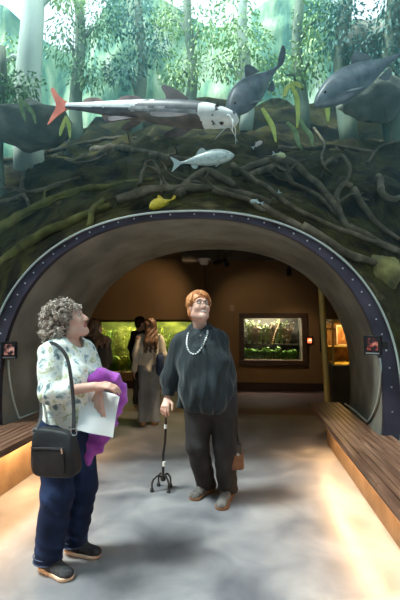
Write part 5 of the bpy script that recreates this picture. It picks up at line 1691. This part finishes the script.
# brown handbag
M_lea = mat('brown_leather', (.20,.085,.035), rough=.5, stops=[(.35,(.13,.05,.02)),(.7,(.28,.125,.055))], scale=8, bump=.2, bscale=60)
M_leab = mat('black_leather', (.025,.024,.026), rough=.4)
hb = pix(236, 455, 3.52)
t = empty('handbag', hb, 'small brown leather handbag hanging at the side of the red haired woman', 'bag')
HM = Matrix.Rotation(R(12), 3, 'Z')
mb = MB(); superbox(mb, Vector((0,0,-.035)), .058, .085, .070, HM, 16, 5, lambda v: Vector((v.x*(1 - 1.5*(v.z+.03)*.8), v.y, v.z))); mb.build('bag_body', M_lea, t, sharp=180)
mb = MB(); superbox(mb, Vector((-.004,0,.055)), .046, .080, .055, HM, 14, 4); mb.build('top_flap', M_leab, t, sharp=180)
mb = MB(); mb.tube(catmull([HM @ Vector((-.035,-.088,.06)), HM @ Vector((-.02,-.098,-.01)), HM @ Vector((.03,-.098,-.005)), HM @ Vector((.045,-.086,.06))], 6), .006, 6, flat=.5); mb.build('handle', M_lea, t)
strap_mesh('strap', [hb + Vector((-.02,0,.09)), pix(234.5,430,3.54), pix(235.5,415,3.53), pix(234,402,3.56)], t, hb, M_leab, .009)
strap_mesh('strap', [hb + Vector((.02,0,.09)), pix(237,432,3.54), pix(237,415,3.54), pix(235,402,3.56)], t, hb, M_leab, .009)
mb = MB(); mb.lathe([(.012,-.004),(.012,.004),(.004,.006)], 12, Matrix.Translation(HM @ Vector((0,-.086,.03))) @ Matrix.Rotation(R(90),4,'X')); mb.build('clasp', M_steel, t)

# ------------------------------------------------------------------ visitors in the gallery
M_blk = mat('black_cloth', (.012,.011,.012), rough=.9, stops=[(.3,(.008,.008,.009)),(.7,(.02,.019,.02))], scale=8, bump=.3, bscale=14, bdist=.015)
M_cream = mat('cream_knit', (.62,.58,.47), rough=.9, stops=[(.3,(.52,.48,.38)),(.7,(.68,.64,.54))], scale=9, bump=.5, bscale=16, bdist=.015)
M_ljean = mat('pale_grey_denim', (.22,.25,.28), rough=.85, stops=[(.3,(.15,.175,.20)),(.7,(.29,.32,.35))], scale=8, stretch=(1,1,.4), bump=.4, bscale=25, bdist=.008)
M_dkpant = mat('dark_trousers', (.016,.016,.018), rough=.9)
M_tan = mat('tan_shoe', (.45,.28,.14), rough=.6)
M_brn = mat('long_brown_hair', (.10,.05,.025), rough=.5, stops=[(.3,(.05,.025,.012)),(.7,(.19,.10,.05))], scale=22, stretch=(3,3,.5), bump=.6, bscale=40, bstretch=(3,3,.3), bdist=.01)
M_dkh = mat('dark_brown_hair', (.03,.018,.012), rough=.5, stops=[(.3,(.015,.009,.007)),(.7,(.05,.03,.02))], scale=22, stretch=(3,3,.5))
def visitor(label, root, yaw, H, head_yaw, head_pitch, top_m, pant_m, shoe_m, hair_m, hair_len, arms, coat=.0, wide=1.0, hh=.010):
    W = Fig(label, root, yaw); J = W.J; s = H/1.65
    hM = orient(head_yaw, head_pitch); hc = J(.015*s, 0, 1.535*s)
    Jt = dict(chest=J(0,0,1.2*s), pelvis=J(0,0,.88*s), shR=J(0,-.16*s,1.34*s), shL=J(0,.16*s,1.34*s), hipR=J(0,-.08*s,.85*s), hipL=J(0,.08*s,.85*s),
              knR=J(.01,-.085*s,.47*s), knL=J(.02,.085*s,.47*s), ankR=J(-.02,-.09*s,.09), ankL=J(.0,.09*s,.09), toeR=J(.11,-.10*s,0), toeL=J(.13,.10*s,0))
    for k, v in arms.items(): Jt[k] = J(v[0]*s, v[1]*s, v[2]*s)
    neck = J(-.01, 0, 1.40*s)
    hands = [dict(wr=Jt['wr'+q], d=(Jt['wr'+q]-Jt['el'+q]), pn=W.l*(1 if q == 'R' else -1), th=W.f, curl=.35, s=.9*s) for q in 'RL']
    skin_body(W, Jt, hc, hM, .95*s, hh, neck, hands, chest_r=.11*s, leg_r=.9*s)
    eyes(W, hc, hM, .95*s)
    pts = [Jt['shR'], Jt['shL'], Jt['elR'], Jt['elL'], Jt['wrR'], Jt['wrL'], J(0,0,1.42*s), J(0,0,(.80 - coat)*s)]
    lo, hi = bounds(pts, .16)
    F = Field(lo, hi, hh)
    F.cone(J(.0,0,1.24*s), J(0,0,.86*s), .145*s*wide, .150*s*wide, .05, (W.f, .78)); F.cone(J(0,-.09*s,1.345*s), J(0,.09*s,1.345*s), .06*s, .06*s, .05)
    F.cone(J(0,0,1.37*s), J(0,0,1.2*s), .062*s, .12*s, .05)
    if coat: F.cone(J(0,0,.9*s), J(0,0,(.78-coat)*s), .155*s*wide, .165*s*wide, .05, (W.f, .8))
    for q in 'RL':
        F.cone(Jt['sh'+q], Jt['el'+q], .066*s*wide, .060*s*wide, .04); F.cone(Jt['el'+q], Jt['el'+q] + (Jt['wr'+q]-Jt['el'+q])*.92, .058*s*wide, .045*s, .03)
    F.wrinkle(folds((24,24,18), .005, int(H*100)))
    F.clip((0,0,(.79 - coat)*s), (0,0,-1), (lo[0], lo[1], lo[2]), (hi[0], hi[1], (.79-coat)*s + .02))  if coat else None
    F.mesh('top' if not coat else 'coat', top_m, W.e, W.o)
    lo, hi = bounds([J(0,-.2,.05), J(0,.2,.95*s), Jt['ankR'], Jt['ankL']], .13); lo[2] = .02
    F = Field(lo, hi, hh)
    F.cone(J(0,0,.93*s), J(0,0,.85*s), .135*s, .150*s, .05, (W.f, .8))
    for q in 'RL':
        F.cone(Jt['hip'+q], Jt['kn'+q], .100*s, .082*s, .04); F.cone(Jt['kn'+q], Jt['ank'+q] + Vector((0,0,-.03)), .084*s, .090*s if pant_m is M_ljean else .068*s, .03)
    F.wrinkle(folds((20,20,22), .004, 9))
    F.clip((0,0,.045), (0,0,-1))
    F.mesh('trousers', pant_m, W.e, W.o)
    for q in 'RL':
        hl = Jt['ank'+q] - W.f*.06; hl.z = 0
        shoe(W, hl, hl + W.f*.245*s, shoe_m, shoe_m, .042)
    lo, hi = bounds([hc, J(-.08,0,(1.5-hair_len)*s)], .2)
    F = Field(lo, hi, .008)
    P = lambda *a: hc + hM @ (Vector(a)*.95*s)
    F.ell(P(-.03,0,.045), (.104*s,.088*s,.092*s), hM, 0)
    F.ell(P(.085,0,-.025), (.068*s,.078*s,.085*s), hM, .015, True)
    if hair_len > .12:
        for y in (-.05, 0, .05):
            F.path([(P(-.06,y,.03), .05*s), (P(-.085,y*1.25,-.09), .045*s), (J(-.115,y*1.3,(1.5-hair_len*.6)*s), .042*s), (J(-.10,y*1.4,(1.5-hair_len)*s), .022*s)], .025)
        F.wrinkle(lambda X, Y, Z: .006*np.sin(70*X + 40*Y + 8*np.sin(12*Z)))
    else:
        F.ell(P(-.05,0,-.03), (.07*s,.08*s,.08*s), hM, .03)
    F.mesh('hair', hair_m, W.e, W.o)
    return W, Jt
down = dict(elR=(-.03,-.215,1.08), elL=(-.03,.215,1.08), wrR=(.03,-.23,.84), wrL=(.03,.23,.84))
r1 = pixz(149, 424.5, 0)
V1, VJ = visitor('woman with long brown hair in cream top and pale wide jeans facing the left aquarium', r1, R(112), 1.52, R(125), R(4), M_cream, M_ljean, M_tan, M_brn, .36, down)
# blue bag on her shoulder
o = pix(160, 364, r1.y - .10)
t = empty('tote_bag', o, 'dark blue bag on the shoulder of the woman in the cream top', 'bag')
M_navy = mat('navy_canvas', (.02,.045,.10), rough=.8, stops=[(.3,(.013,.03,.07)),(.7,(.03,.065,.14))], scale=8, bump=.4, bscale=14, bdist=.02)
mb = MB(); superbox(mb, Vector((0,0,0)), .055, .12, .155, Matrix.Rotation(R(10),3,'Z'), 14, 4); mb.build('bag_body', M_navy, t, sharp=180)
shp = VJ['shR']
strap_mesh('strap', [o + Vector((0,-.09,.14)), (o+shp)/2 + Vector((.02,-.09,.05)), shp + Vector((.01,-.03,.075)), (o+shp)/2 + Vector((.03,.09,.05)), o + Vector((0,.09,.14))], t, o, M_navy, .012, Vector((1,0,0)))
r2 = pixz(140, 407, 0)
visitor('dark haired person in black standing beyond the woman in the cream top', r2, R(60), 1.57, R(20), R(0), M_blk, M_dkpant, M_tan, M_dkh, .08, dict(elR=(.0,-.21,1.08), elL=(-.03,.215,1.08), wrR=(.17,-.14,1.16), wrL=(.03,.23,.84)))
r3 = pixz(95, 441, 0)
visitor('person in long black coat standing behind the woman in the floral blouse', r3, R(150), 1.50, R(70), R(0), M_blk, M_dkpant, M_blk, M_brn, .22, dict(elR=(-.02,-.20,1.08), elL=(-.02,.20,1.08), wrR=(.12,-.14,.95), wrL=(.12,.14,.95)), coat=.25, wide=1.12)
